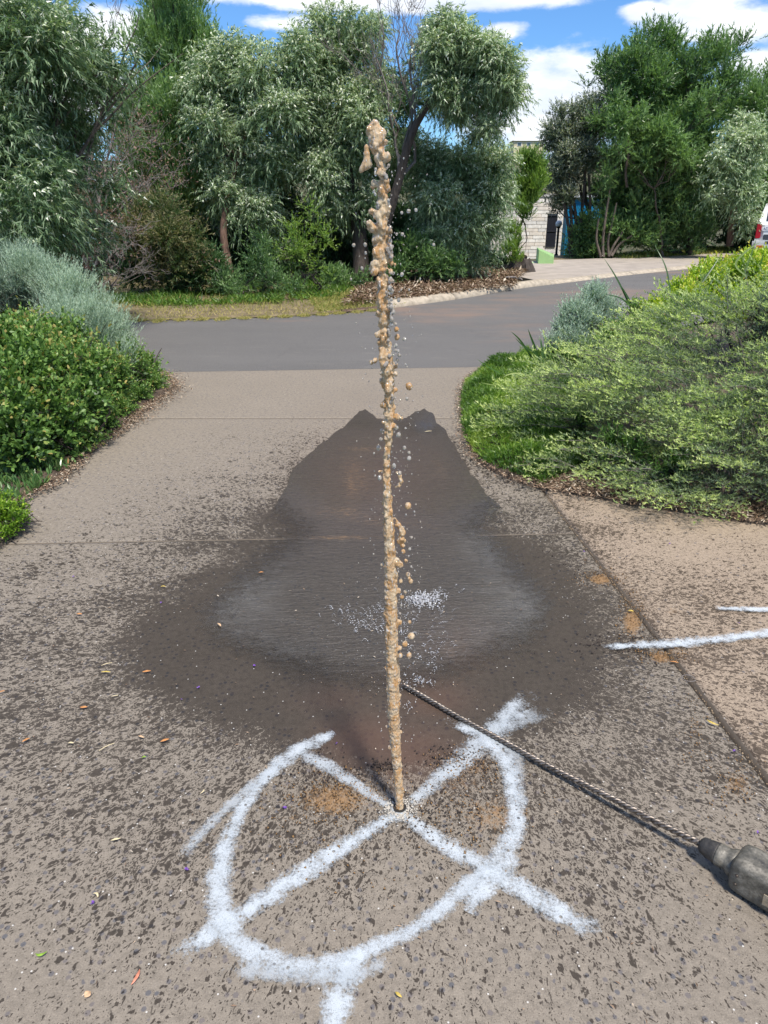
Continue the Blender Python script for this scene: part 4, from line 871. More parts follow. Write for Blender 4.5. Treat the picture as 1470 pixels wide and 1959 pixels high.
# ------------------------------------------------------------------ planting on the left of the drive
def near_bush(name, label, L, base, m, seed, n, L0, W0, shape=6, per=9, tl=.10, up=.3, upb=.35, spread=.4, bright=0., sub=12, subr=.33, droop=0., tipb=.35, cat='shrub', squash=.85, stemsm=B_dark, leaf_down=-.15, rough=None, nst=16):
    """L: (x, y, z, r) lobes in metres"""
    rng = np.random.default_rng(seed); root = empty(name, base, label=label, cat=cat); bv = np.array(base, float)
    P, d, ix = crown_points(L, rng, n, sub=sub, subr=subr, up=up, shell=.5, squash=squash)
    ok = P[:, 2] > .03; P, d, ix = P[ok], d[ok], ix[ok]
    B, ld, s, ti = sprays(P, d, rng, per, tl, .8, droop, spread, L0, W0, leaf_down, upb); B[:, 2] = np.maximum(B[:, 2], .02)
    nl = len(B); st = rng.normal(0, .09, ix.max() + 1)[ix][ti]
    tint = .25 + tipb * s ** 1.5 + st + rng.normal(0, .12, nl) + bright
    cr = leaves_obj('foliage', B - bv, ld, L0 * rng.uniform(.6, 1.25, nl) * (1.1 - .35 * s), W0 * rng.uniform(.7, 1.2, nl) * (1.1 - .3 * s), tint, rng, m, root, shape, .6)
    sp = []
    LL = np.array(L)
    for _ in range(nst):
        c = LL[rng.integers(len(LL)), :3] + rng.normal(0, .12, 3); b0 = np.array([c[0] * .6 + bv[0] * .4, c[1] * .6 + bv[1] * .4, .02])
        sp.append((wander(b0, c, 8, .012, rng) - bv, np.linspace(.014, .004, 8)))
    for i in rng.choice(len(P), min(len(P), 260), replace=False):
        sp.append((np.stack([P[i] - d[i] * .12, P[i] + d[i] * tl * .6]) - bv, [.0028, .0016]))
    tubes('stems', sp, stemsm, root, 5)
    return root
def wl(L):   # (px, py, y, radius px) -> world lobes
    o = []
    for a, b, y, r in L: w = W(a, b, y); o.append((w.x, w.y, max(w.z, .03), r * mpp(a, b, y)))
    return o
near_bush('leafy_shrub', 'dark glossy broad leaved shrub spreading along the left edge of the driveway',
    wl([(10, 705, 5.3, 76), (85, 690, 5.5, 56), (-60, 690, 5.2, 100), (60, 740, 4.9, 85), (150, 730, 5.2, 60), (-30, 800, 4.4, 100), (90, 820, 4.7, 62), (150, 790, 5.0, 45), (30, 850, 4.4, 50), (105, 715, 5.4, 56), (125, 650, 6.0, 32), (60, 650, 5.9, 36)]),
    (-2.6, 4.9, .02), L_broad, 71, 4800, .041, .025, per=9, tl=.15, bright=.12, tipb=.5)
near_bush('leafy_shrub', 'finer leaved green shrub rounding the far corner of the left bed',
    wl([(200, 720, 5.9, 45), (240, 700, 6.5, 40), (265, 730, 6.6, 30), (215, 760, 6.0, 40), (180, 800, 5.4, 36), (280, 710, 7.0, 24), (170, 760, 5.6, 40), (235, 780, 6.0, 22), (150, 830, 5.2, 26), (290, 745, 6.8, 14), (268, 772, 6.3, 22), (232, 806, 5.8, 22), (198, 826, 5.4, 22), (168, 848, 5.0, 22), (138, 868, 4.8, 24), (300, 748, 6.8, 16)]),
    (-2.5, 6.2, .02), L_broad, 72, 4800, .028, .015, shape=4, per=11, tl=.12, bright=.16, tipb=.45)
near_bush('leafy_shrub', 'pale young shoots sticking up out of the glossy shrub on the left', wl([(20, 700, 5.3, 80), (90, 700, 5.4, 60), (150, 720, 5.2, 60), (60, 770, 4.8, 80), (200, 720, 5.9, 45), (240, 720, 6.4, 36), (120, 800, 4.8, 50)]),
    (-2.5, 5.3, .02), L_broad, 171, 420, .038, .020, per=14, tl=.24, bright=.3, upb=1.3, spread=.3, tipb=.4, nst=30)
near_bush('silver_bush', 'soft grey green feathery bush behind the glossy shrub on the left',
    wl([(190, 660, 6.3, 50), (225, 700, 6.3, 30), (150, 640, 6.3, 50), (150, 600, 6.9, 55), (110, 570, 7.2, 50), (190, 640, 6.7, 45), (160, 680, 6.4, 50), (220, 670, 6.9, 34), (60, 550, 7.3, 50), (130, 640, 6.6, 50), (200, 700, 6.4, 34), (215, 620, 7.1, 18), (235, 650, 7.0, 14)]),
    (-3.0, 6.8, .02), L_silver, 73, 5600, .032, .0056, shape=3, per=26, tl=.22, up=.5, upb=.9, spread=.25, leaf_down=-.6, bright=.3, cat='bush', sub=14, tipb=.45)
near_bush('silver_bush', 'darker blue green feathery bush under the overhanging tree at far left',
    wl([(40, 540, 8.0, 50), (0, 560, 7.8, 60), (25, 580, 7.6, 50), (-40, 540, 7.8, 70)]),
    (-4.4, 7.8, .02), L_silver, 74, 3000, .032, .006, shape=3, per=30, tl=.24, up=.6, upb=.9, spread=.2, leaf_down=-.8, bright=-.05, cat='bush')
near_bush('lime_plant', 'yellow green foliage at the left edge beneath the hanging branches',
    wl([(0, 560, 9.8, 40), (70, 560, 10.0, 30), (120, 570, 10, 18), (-30, 590, 9.6, 50)]), (-5.6, 9.8, .02), L_lime, 75, 800, .06, .02, per=8, tl=.2, cat='plant')
near_bush('ground_cover_plant', 'light green round leaved cushion plant at the left edge of the driveway',
    wl([(10, 990, 3.55, 30), (-30, 1000, 3.45, 40), (30, 1000, 3.5, 20), (25, 1030, 3.42, 16), (-40, 1040, 3.3, 40), (45, 975, 3.6, 10), (10, 960, 3.7, 10)]),
    (-2.0, 3.5, .02), L_lime, 76, 1500, .016, .009, per=9, tl=.05, bright=-.12, cat='plant', up=.6, nst=0)
# succulents: upright finger leaves along the edge
rng = np.random.default_rng(77)
sroot = empty('succulent_plant', (-2.15, 4.3, .02), label='row of upright fleshy finger leaved succulents along the left driveway edge', cat='plant')
Ps, Ds, Ls, Ti = [], [], [], []
for (px, py, n, w) in [(10, 905, 26, 26), (40, 925, 22, 20), (60, 900, 18, 22), (85, 885, 22, 16), (105, 895, 16, 12), (120, 870, 14, 14), (140, 860, 18, 10), (165, 845, 12, 8), (20, 950, 14, 18), (-10, 930, 20, 20), (70, 925, 10, 14), (5, 880, 20, 20), (45, 880, 14, 14)]:
    for _ in range(n):
        c = G(px + rng.normal(0, w), py + rng.normal(0, 7), .02); kk = rng.integers(4, 8)
        for _ in range(kk):
            d = np.array([rng.normal(0, .45), rng.normal(0, .45), 1.0]); Ps.append((c.x + rng.normal(0, .006), c.y + rng.normal(0, .006), .02)); Ds.append(d); Ls.append(rng.uniform(.035, .085)); Ti.append(np.clip(rng.normal(.5, .22), 0, 1))
Ps, Ds, Ls, Ti = map(np.array, (Ps, Ds, Ls, Ti)); o = leaves_obj('foliage', Ps - np.array([-2.15, 4.3, .02]), Ds, Ls, .011, Ti, rng, L_succ, sroot, 6, 0)
P2 = Ps + rng.normal(0, .002, Ps.shape); leaves_obj('back_foliage', P2 - np.array([-2.15, 4.3, .02]), Ds + rng.normal(0, .1, Ds.shape), Ls * .95, .010, Ti * .8, rng, L_succ, sroot, 6, 2)
# red flower among the succulents
fr_ = G(136, 858, .06); M_redf = simple('red_petal', (.62, .05, .05), .5)
o = leaves_obj('red_flower', np.tile(np.array(fr_), (14, 1)), sphere_dirs(14, rng, .6), .028, .010, np.zeros(14), rng, M_redf, None, 6, .5); tag(o, 'small red flower among the succulents by the left kerbless edge', 'flower')
# a bare thin sapling in the shrub
# ------------------------------------------------------------------ planting on the right
def plume_mound(name, label, cx, cy, ax, ay, H, n, seed, base):
    """prostrate needle-leaved shrub: layered arching sprays over a low mound"""
    rng = np.random.default_rng(seed); root = empty(name, base, label=label, cat='shrub'); bv = np.array(base, float)
    v = unit(rng.normal(0, 1, (n * 5, 3))); v[:, 2] = np.abs(v[:, 2]); v = v[(rng.random(len(v)) < np.clip(.55 - v[:, 1] * .6, .06, 1))]
    lp_ = np.array([mnoise.noise(Vector((a * 1.9 * ax, b * 1.9 * ay, c * 2.6 + seed))) for a, b, c in v]); v = v[(lp_ > -.06) | (rng.random(len(v)) < .38)][:n]; n = len(v)
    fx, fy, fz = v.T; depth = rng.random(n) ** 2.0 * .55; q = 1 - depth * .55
    lump = np.array([mnoise.noise(Vector((a * 1.9 * ax, b * 1.9 * ay, c * 2.6 + seed))) for a, b, c in v]); q2 = q * (1 + .22 * lump)
    q2 = q2 * np.where(lump < -.06, .78, 1.0) * np.where(lump < -.25, .9, 1.0)
    x, y, z = cx + ax * fx * q2, cy + ay * fy * q2, H * fz * q2 + .05
    ok = (x < 5.2); x, y, z, fx, fy, fz, depth, lump = [q[ok] for q in (x, y, z, fx, fy, fz, depth, lump)]; n = len(x)
    out = unit(np.stack([fx * .9, fy * 1.0, .22 + .1 * fz], -1)); ax_d = unit(out + rng.normal(0, .33, (n, 3)) * np.array([1, 1, .35]))
    ln = rng.uniform(.24, .46, (n, 1)); nt = 15; nn = 11
    s = (np.arange(nt) + .5)[None, :, None] / nt
    axp = np.stack([x, y, z], -1)[:, None] + ax_d[:, None] * ln[:, None] * s; axp[..., 2] += (.06 * (s[..., 0]) - .11 * s[..., 0] ** 2) * 1
    side = unit(np.cross(ax_d, [0, 0, 1.0])); sg = np.where(np.arange(nt) % 2 == 0, 1, -1)[None, :, None]
    td = unit(ax_d[:, None] * .75 + side[:, None] * sg * .8 + rng.normal(0, .2, (n, nt, 3)) + np.array([0, 0, .12])); tlen = (.105 * (1 - .6 * s) * rng.uniform(.6, 1.2, (n, nt, 1)))
    u = rng.random((n, nt, nn, 1)); P = axp[:, :, None] + td[:, :, None] * tlen[:, :, None] * u
    nd = unit(td[:, :, None] * .9 + rng.normal(0, .55, (n, nt, nn, 3)) + np.array([0, 0, .25]))
    tip = (s[:, :, None] * .55 + u * .45); tb = rng.normal(0, .12, (n, 1, 1)) + lump[:, None, None] * .2 - depth[:, None, None] * .45  # sprays deeper in the mound get a darker tint for inner shade
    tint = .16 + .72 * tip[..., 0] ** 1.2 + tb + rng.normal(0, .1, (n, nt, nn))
    P = P.reshape(-1, 3); P[:, 2] = np.maximum(P[:, 2], .03); nd = nd.reshape(-1, 3); N = len(P)
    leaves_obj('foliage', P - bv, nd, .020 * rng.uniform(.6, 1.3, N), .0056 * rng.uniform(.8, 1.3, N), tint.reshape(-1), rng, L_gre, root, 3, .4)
    sp = [((axp[i, [0, 6, 12]] - bv), [.003, .0022, .0012]) for i in rng.choice(n, min(n, 900), replace=False)]
    for _ in range(50):
        i = rng.integers(n); a = np.array([x[i] * .75 + cx * .25, y[i] * .6 + cy * .4, .03]); sp.append((wander(a, axp[i, 0], 8, .012, rng) - bv, np.linspace(.012, .004, 8)))
    tubes('stems', sp, B_grey, root, 4); return root
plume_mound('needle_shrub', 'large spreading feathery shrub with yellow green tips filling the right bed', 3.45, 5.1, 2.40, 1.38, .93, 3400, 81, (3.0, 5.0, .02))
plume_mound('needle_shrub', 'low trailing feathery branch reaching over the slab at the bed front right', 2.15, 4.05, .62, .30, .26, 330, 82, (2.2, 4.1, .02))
rng = np.random.default_rng(83)
mat_poly = [tuple(G(x, y)[:2]) for x, y in [(925, 712), (893, 735), (884, 770), (888, 830), (905, 866), (930, 892), (965, 908), (1040, 934), (1110, 900), (1130, 800), (1120, 700), (1060, 680), (990, 700)]]
pts = scatter(mat_poly, 60000, rng)[:17000]
ed = polydist(pts[:, 0], pts[:, 1], mat_poly); zh = np.clip(ed * 1.1, 0, .17) * (1 + .8 * np.array([mnoise.noise(Vector((a * 5, b * 5, 0))) for a, b in pts]))
kk = 6; zh *= .85; P = np.repeat(np.concatenate([pts, (zh * rng.uniform(.55, 1, len(pts)) + .02)[:, None]], 1), kk, 0); d = rng.normal(0, .7, P.shape); d[:, 2] = 1 * rng.uniform(.3, 1.3, len(P)); P += d * np.array([.012, .012, .012])
tn = np.array([mnoise.noise(Vector((a * 2.2, b * 2.2, 7))) for a, b in pts])
mroot = empty('mat_plant', (1.2, 6.3, .02), label='bright green low mat of fine foliage at the tip of the right bed', cat='plant')
leaves_obj('foliage', P - np.array([1.2, 6.3, .02]), d, .026 * rng.uniform(.6, 1.9, len(P)), .0075, np.clip(np.repeat(.45 + tn * .8, kk) + rng.normal(0, .2, len(P)), 0, 1), rng, L_mat, mroot, 3, .5)
near_bush('silver_bush', 'round pale silver bush in front of the road on the right',
    wl([(1130, 595, 7.6, 38), (1105, 615, 7.5, 38), (1150, 605, 7.6, 34), (1085, 640, 7.4, 30), (1125, 640, 7.4, 44), (1165, 625, 7.6, 26), (1060, 662, 7.3, 16), (1135, 572, 7.65, 26), (1100, 660, 7.3, 30)]),
    (2.4, 7.9, .02), L_silver2, 84, 3200, .025, .007, shape=3, per=24, tl=.12, up=.5, upb=.7, spread=.22, leaf_down=-.7, bright=.22, cat='bush', sub=16, subr=.3, tipb=.4)
near_bush('lime_shrub', 'vivid yellow green leafy shrub behind the feathery shrub at the right edge',
    wl([(1400, 525, 8.8, 36), (1450, 515, 9.0, 34), (1340, 550, 8.2, 34), (1300, 570, 7.8, 30), (1380, 560, 8.0, 42), (1450, 550, 8.2, 44), (1500, 530, 8.4, 60), (1250, 600, 7.2, 26), (1430, 530, 8.0, 40), (1370, 530, 8.6, 30), (1340, 545, 8.0, 26), (1320, 590, 7.4, 34), (1390, 590, 7.4, 40), (1460, 590, 7.4, 44), (1270, 610, 7.0, 24), (1500, 570, 7.6, 60)]),
    (4.6, 8.2, .02), L_lime, 85, 6400, .044, .019, shape=4, per=9, tl=.13, bright=.12, cat='shrub', tipb=.45)
near_bush('leafy_shrub', 'light green leafy shrub with tall shoots between the silver bush and the feathery shrub',
    wl([(1220, 640, 7.0, 24), (1190, 650, 7.0, 20), (1250, 620, 7.1, 20), (1215, 605, 7.3, 12), (1160, 660, 6.9, 20), (1130, 680, 6.8, 18), (1080, 690, 7.0, 16), (1290, 600, 7.2, 22)]),
    (2.7, 7.0, .02), L_broad, 86, 1200, .032, .013, per=9, tl=.15, bright=.24, upb=.7, nst=5)
near_bush('leafy_shrub', 'dark green willowy leaves poking from under the feathery shrub front',
    wl([(1100, 860, 4.75, 14), (1130, 890, 4.5, 14), (1210, 880, 4.2, 22), (1180, 850, 4.3, 18), (1290, 900, 4.0, 20), (1200, 930, 4.1, 14), (1110, 820, 4.8, 14)]),
    (1.9, 4.3, .02), L_broad, 87, 420, .045, .012, per=8, tl=.12, bright=.0, nst=0)
near_bush('grey_sprig', 'upright grey leaved sprig standing inside the feathery shrub at the right edge',
    wl([(1455, 610, 4.9, 12), (1458, 640, 4.8, 16), (1452, 590, 4.95, 8), (1462, 580, 4.95, 6)]), (2.9, 4.9, .02), L_silver, 88, 260, .02, .004, per=16, tl=.08, shape=3, upb=.9, leaf_down=-.5, cat='plant', nst=0)
# strap leaves: each clump a plant, each blade a leaf part
def strap(label, base, blades, m=L_strap):
    root = empty('strap_leaf_plant', tuple(base), label=label, cat='plant'); rr = random.Random(len(blades) * 7 + int(base[0] * 100))
    for (pts, w, tn) in blades:
        q = resample([tuple(p) for p in pts], 12) - np.array(base); n = len(q); tan = unit(np.gradient(q, axis=0)); sd = unit(np.cross(tan, [0.0, -.8, .5])); wd = w * np.sin(np.linspace(.35, math.pi, n))[:, None] ** .7
        nrm_ = np.cross(tan, sd); co = np.concatenate([q - sd * wd, q + nrm_ * wd * .35, q + sd * wd]); f = [(i, i + 1, n + i + 1, n + i) for i in range(n - 1)] + [(n + i, n + i + 1, 2 * n + i + 1, 2 * n + i) for i in range(n - 1)]
        mesh_np('leaf', co, f, attrs={'tint': ('FACE', 'FLOAT', np.full(len(f), tn))}, mats=[m], parent=root, smooth=True)
def blade(pts, y0, y1, w, tn):
    n = len(pts); return ([W(a, b, y0 + (y1 - y0) * i / (n - 1)) for i, (a, b) in enumerate(pts)], w, tn)
strap('dark sword leaved clump standing at the road end of the green mat', W(1030, 700, 6.9), [
    blade([(1032, 705), (1010, 672), (992, 645), (977, 634)], 6.9, 6.7, .011, .2), blade([(1035, 705), (1026, 670), (1014, 640), (1010, 628)], 6.9, 6.9, .012, .1), blade([(1042, 700), (1038, 675), (1035, 650), (1032, 642)], 6.9, 7.0, .012, .25),
    blade([(1040, 690), (1020, 672), (1000, 662), (985, 645)], 6.9, 6.7, .008, .15), blade([(1045, 685), (1042, 660), (1043, 650)], 6.9, 7.0, .009, .4), blade([(1000, 740), (960, 715), (930, 700), (912, 686)], 6.6, 6.3, .007, .6),
    blade([(1010, 752), (1014, 725), (1030, 705), (1050, 695)], 6.4, 6.6, .012, .95), blade([(1030, 725), (1000, 714), (975, 714), (962, 722)], 6.5, 6.3, .008, 1.0), blade([(985, 736), (950, 738), (920, 732)], 6.4, 6.1, .006, .85)])
strap('tall dark sword leaves in front of the road above the silver bush', W(1215, 640, 7.4), [
    blade([(1225, 640), (1210, 595), (1190, 550), (1168, 510), (1154, 492)], 7.4, 7.6, .010, .15), blade([(1225, 630), (1215, 600), (1200, 565), (1190, 548)], 7.4, 7.5, .013, .05), blade([(1235, 620), (1210, 590), (1190, 568), (1150, 562)], 7.4, 7.2, .008, .1),
    blade([(1285, 600), (1282, 550), (1276, 510), (1258, 478), (1252, 468)], 7.3, 7.6, .008, .2), blade([(1320, 580), (1340, 545), (1365, 510), (1378, 490)], 7.4, 7.6, .011, .1), blade([(1335, 590), (1350, 555), (1368, 530)], 7.4, 7.5, .011, .2),
    blade([(1310, 575), (1290, 562), (1270, 550), (1258, 540)], 7.4, 7.2, .007, .9), blade([(1110, 665), (1120, 620), (1132, 575), (1138, 548)], 7.5, 7.5, .009, .25), blade([(1340, 540), (1352, 520), (1358, 528), (1364, 548)], 7.6, 7.5, .008, 1.0)])
strap('pale arching blades at the right edge of the feathery shrub', W(1480, 720, 4.6), [
    blade([(1500, 700), (1470, 722), (1445, 748), (1425, 770)], 4.6, 4.4, .007, .95), blade([(1480, 790), (1455, 775), (1440, 765), (1432, 772)], 4.5, 4.4, .006, .8), blade([(1430, 530), (1400, 505), (1440, 470), (1458, 462)], 7.0, 7.0, .010, .85)])
strap('thin green shoots rising behind the feathery shrub', W(1420, 540, 7.8), [blade([(1410, 560), (1425, 520), (1440, 480), (1448, 455)], 7.8, 7.8, .012, .7), blade([(1450, 560), (1452, 520), (1462, 480)], 7.8, 7.8, .012, .6), blade([(1350, 560), (1345, 540), (1338, 520), (1345, 505)], 7.8, 7.8, .008, .7)])

# ------------------------------------------------------------------ white spray paint on the concrete
def spraymat():
    m, t, o = mat('white_spray_paint'); p = t.pos(); v = t.attr('edge'); st = t.attr('cover')
    n1 = t.noise(p, 130, 4, .75); n2 = t.noise(p, 24, 4, .6); n3 = t.noise(p, 420, 2, .7)
    a = t.m('ADD', t.m('MULTIPLY', v, 1.1), t.m('ADD', t.m('MULTIPLY', t.m('SUBTRACT', n1, .5), 2.2), t.m('MULTIPLY', t.m('SUBTRACT', n2, .5), 2.0)))
    a = t.m('MULTIPLY', t.ss(a, .1, 1.25), t.m('MULTIPLY', st, .88))
    a = t.m('MULTIPLY', a, t.ss(n3, .30, .46, .35, 1))
    vn = t.vor(p, 60, None); hole = t.m('MULTIPLY', t.ss(vn.outputs['Distance'], .34, .2), t.m('GREATER_THAN', t.vm('DOT_PRODUCT', vn.outputs['Color'], (1, 0, 0)), .86))
    a = t.m('MULTIPLY', a, t.m('SUBTRACT', 1.0, t.m('MULTIPLY', hole, .75)))
    b = princ(t, None, Base_Color=t.mix(n2, (.42, .47, .51), (.56, .60, .63)), Roughness=.85)
    tr = t.n.new('ShaderNodeBsdfTransparent'); mx = t.add('ShaderNodeMixShader', {0: a, 1: tr.outputs[0], 2: b.outputs[0]}); t.l.new(mx.outputs[0], o.inputs[0]); return m
M_paint = spraymat()
zlay = [0.0]
def stroke(pts, wpx, cover, parent, fade0=.1, fade1=.1):
    """ribbon through photo points; width in photo pixels measured on the ground there"""
    P = resample([tuple(G(x, y))[:2] for x, y in pts], max(12, len(pts) * 8)); n = len(P)
    tn = unit(np.gradient(P, axis=0)); nn = np.stack([-tn[:, 1], tn[:, 0]], -1)
    wm = np.interp(np.linspace(0, 1, n), np.linspace(0, 1, len(wpx)), wpx)
    sc_ = np.array([CAMZ / abs(math.sin(math.atan2(CAMZ, q[1]))) / F for q in P]) * 1.0
    half = wm * sc_ * .53 * (1 + .16 * np.array([mnoise.noise(Vector((q[0] * 14, q[1] * 14, 3))) for q in P])); zlay[0] += .0004; z = .0095 + zlay[0] if P[:, 0].mean() > 1.1 else .0055 + zlay[0]
    us = np.linspace(-1, 1, 9); co = np.stack([np.concatenate([P + nn * (half * u)[:, None], np.full((n, 1), z)], 1) for u in us])
    s = np.linspace(0, 1, n); sf = np.minimum(smooth01((s + .02) / fade0), smooth01((1.02 - s) / fade1))
    ed = np.stack([(1 - abs(u) ** 1.6) * sf for u in us]); k = len(us); idx = np.arange(k * n).reshape(k, n)
    f = np.stack([idx[:-1, :-1], idx[1:, :-1], idx[1:, 1:], idx[:-1, 1:]], -1).reshape(-1, 4)
    return mesh_np('stroke', co.reshape(-1, 3), f, attrs={'edge': ('POINT', 'FLOAT', ed.reshape(-1)), 'cover': ('POINT', 'FLOAT', np.full(k * n, cover))}, mats=[M_paint], parent=parent)
mk = tag(empty('painted_marking', (0, 0, 0)), 'white spray painted circle and cross around the drill hole on the driveway', 'paint marking')
for a in [
    ([(790, 1548), (740, 1572), (640, 1635), (540, 1700), (440, 1765), (395, 1798), (330, 1835)], [30, 36, 44, 50, 56, 44, 46], .95, .06, .12),
    ([(745, 1545), (800, 1582), (870, 1632), (950, 1672), (1030, 1725), (1100, 1765), (1150, 1790)], [26, 34, 42, 52, 54, 54, 44], .93, .06, .12),
    ([(782, 1540), (815, 1515), (860, 1478), (905, 1440), (950, 1395), (985, 1360), (1020, 1325)], [24, 36, 52, 58, 54, 46, 34], .8, .06, .25),
    ([(905, 1425), (960, 1395), (1010, 1375), (1055, 1360)], [44, 50, 44, 34], .5, .2, .35),
    ([(745, 1545), (710, 1525), (670, 1495), (620, 1465), (565, 1437)], [20, 26, 34, 36, 40], .75, .06, .1),
    ([(640, 1404), (600, 1425), (560, 1442), (505, 1495), (460, 1555), (430, 1625), (418, 1700), (425, 1770), (450, 1805), (510, 1838), (580, 1855), (640, 1850), (700, 1825), (780, 1788), (840, 1748), (890, 1702), (925, 1672), (945, 1655)],
     [20, 40, 44, 34, 32, 36, 42, 56, 50, 52, 48, 50, 46, 36, 34, 38, 42, 30], .9, .04, .05),
    ([(850, 1378), (890, 1395), (930, 1410), (968, 1460), (988, 1520), (988, 1580), (970, 1635), (945, 1675), (915, 1715), (892, 1748)], [18, 36, 54, 44, 42, 42, 44, 56, 44, 42], .92, .15, .05),
    ([(900, 1395), (955, 1420), (990, 1450), (992, 1500)], [26, 30, 34, 36], .5, .2, .2),
    ([(560, 1452), (500, 1490), (440, 1545), (390, 1592), (362, 1625), (352, 1648)], [18, 22, 26, 28, 30, 26], .62, .2, .15),
    ([(705, 1818), (670, 1850), (652, 1900), (640, 1960), (630, 2010)], [30, 54, 60, 60, 60], .95, .12, .05),
    ([(425, 1858), (500, 1864), (580, 1874), (660, 1876), (730, 1850), (760, 1836)], [26, 34, 36, 40, 34, 26], .6, .2, .2)]:
    stroke(a[0], a[1], a[2], mk, a[3], a[4])
for pts, w, c, lab in [([(1153, 1244), (1200, 1240), (1262, 1238), (1330, 1232), (1400, 1225), (1480, 1214), (1620, 1200)], [18, 30, 38, 34, 34, 32, 32], 1.0, 'long white sprayed line crossing the diagonal joint at the right edge'),
                       ([(1368, 1168), (1400, 1170), (1480, 1172), (1620, 1172)], [16, 24, 24, 24], 1.0, 'short thin white sprayed line above the longer one at the right edge')]:
    r_ = tag(empty('painted_marking', (0, 0, 0)), lab, 'paint marking'); stroke(pts, w, c, r_, .08, .02)

# ------------------------------------------------------------------ drill hole with its crumbled rim
hole = G(765, 1549)
hr = tag(empty('drill_hole', (hole.x, hole.y, 0)), 'small round drill hole with crumbled pale rim where the jet comes out', 'hole')
bm = bmesh.new(); bmesh.ops.create_circle(bm, cap_ends=True, segments=24, radius=.019); bmesh.ops.translate(bm, verts=bm.verts, vec=(0, 0, .0092)); link_bm('opening', bm, simple('hole_shade', (.02, .017, .014), .6), hr)  # flat dark disc stands in for the shade down the hole
rngH = np.random.default_rng(90)
def grit(name, pts, size, m, rng, z=.006, parent=None, off=(0, 0)):
    n = len(pts); t4 = np.array([(1, 0, -.5), (-.5, .87, -.5), (-.5, -.87, -.5), (0, 0, .6)]); fcs = np.array([(0, 1, 3), (1, 2, 3), (2, 0, 3), (0, 2, 1)])
    a = rng.uniform(0, 6.3, n); ca, sa = np.cos(a), np.sin(a); s = size * rng.uniform(.4, 1.4, (n, 1, 1)) * rng.uniform(.6, 1.4, (n, 1, 3))
    q = np.stack([t4[None, :, 0] * ca[:, None] - t4[None, :, 1] * sa[:, None], t4[None, :, 0] * sa[:, None] + t4[None, :, 1] * ca[:, None], np.repeat(t4[None, :, 2], n, 0)], -1) * s
    q += rng.normal(0, .12, q.shape) * s; q += np.concatenate([pts - np.array(off), np.full((n, 1), z)], 1)[:, None]
    return mesh_np(name, q.reshape(-1, 3), (fcs[None] + 4 * np.arange(n)[:, None, None]).reshape(-1, 3), mats=[m], parent=parent)
a = rngH.uniform(0, 6.28, 420); r = .021 + np.abs(rngH.normal(0, .018, 420)); M_gw = simple('pale_grit', (.46, .43, .38), .9, nscale=300)
grit('rim_grit', np.stack([hole.x + r * np.cos(a), hole.y + r * np.sin(a) * 1.0], -1), .0034, M_gw, rngH, .008, hr, (hole.x, hole.y))
M_rg = simple('rusty_grit', (.23, .13, .05), .8, nscale=200); M_dg = simple('dark_grit', (.05, .035, .028), .8, nscale=200)
def gp_(L):
    out = []
    for px, py, sx, sy, n in L:
        for _ in range(n): q = G(px + rngH.normal(0, sx), py + rngH.normal(0, sy)); out.append((q.x, q.y))
    return np.array(out)
o = grit('drilling_grit', gp_([(650, 1520, 60, 22, 420), (600, 1570, 60, 40, 160), (900, 1560, 70, 40, 260), (900, 1470, 40, 22, 200), (1150, 1108, 24, 10, 260), (1210, 1180, 16, 26, 260), (1270, 1256, 26, 8, 220), (1400, 1500, 34, 30, 140), (1330, 1400, 14, 40, 80), (700, 1640, 90, 50, 50)]), .0032, M_rg, rngH, .008); o['kind'] = 'stuff'
o = grit('wet_mud_crumbs', gp_([(740, 1468, 16, 6, 160), (880, 1455, 34, 12, 220), (620, 1480, 50, 22, 240), (1190, 1240, 50, 14, 240), (1250, 1225, 60, 12, 120), (1110, 1070, 60, 26, 150), (830, 1560, 50, 30, 200)]), .0034, M_dg, rngH, .008); o['kind'] = 'stuff'
o = grit('joint_debris', np.concatenate([np.stack([dj(y) + .007 + rngH.normal(0, .009, 1), [y]], -1) for y in rngH.uniform(1.4, 4.1, 420)]), .0045, simple('joint_dirt', (.12, .085, .055), .95, nscale=60), rngH, -.04); o['kind'] = 'stuff'
o = grit('joint_debris', np.concatenate([np.stack([dj(y) - .006 + rngH.normal(0, .005, 1), [y]], -1) for y in rngH.uniform(1.5, 4.1, 320)]), .0032, simple('joint_sand', (.33, .24, .15), .95, nscale=60), rngH, .003); o['kind'] = 'stuff'
o = grit('driveway_specks', scatter([(-3, .8), (3, .8), (3.2, 3.4), (1.2, 7.3), (-2, 7.3), (-3, 3.4)], 700, rngH), .0016, M_gw, rngH, .007); o['kind'] = 'stuff'

# ------------------------------------------------------------------ muddy water jet
def watermat(name, col, col2, trans=.25, rough=.06, bsc=130, white=.2):
    m, t, o = mat(name); p = t.pos(); n = t.noise(t.scale(p, (1, 1, .55)), 60, 4, .6); n2 = t.noise(t.scale(p, (1, 1, .35)), bsc, 4, .65)
    c = t.mix(t.ss(n, .3, .7), col, col2); c = t.mix(t.ss(n2, .55, .68, 0, white), c, (.95, .93, .90))
    b = princ(t, o, Base_Color=c, Roughness=rough, IOR=1.33, Normal=t.bump(t.m('ADD', n2, t.m('MULTIPLY', n, .6)), .8, .006)); b.inputs['Transmission Weight'].default_value = trans
    b.inputs['Specular IOR Level'].default_value = .8; b.inputs['Subsurface Weight'].default_value = .0; b.inputs['Subsurface Radius'].default_value = (.02, .012, .006); b.inputs['Subsurface Scale'].default_value = .5
    b.inputs['Coat Weight'].default_value = .5; b.inputs['Coat Roughness'].default_value = .03; b.inputs['Coat IOR'].default_value = 1.33
    return m
M_jet = watermat('muddy_water', (.80, .44, .17), (1.0, .80, .54), .46, rough=.03, white=1.0, bsc=230)  # white flecks mixed into the colour stand in for glints
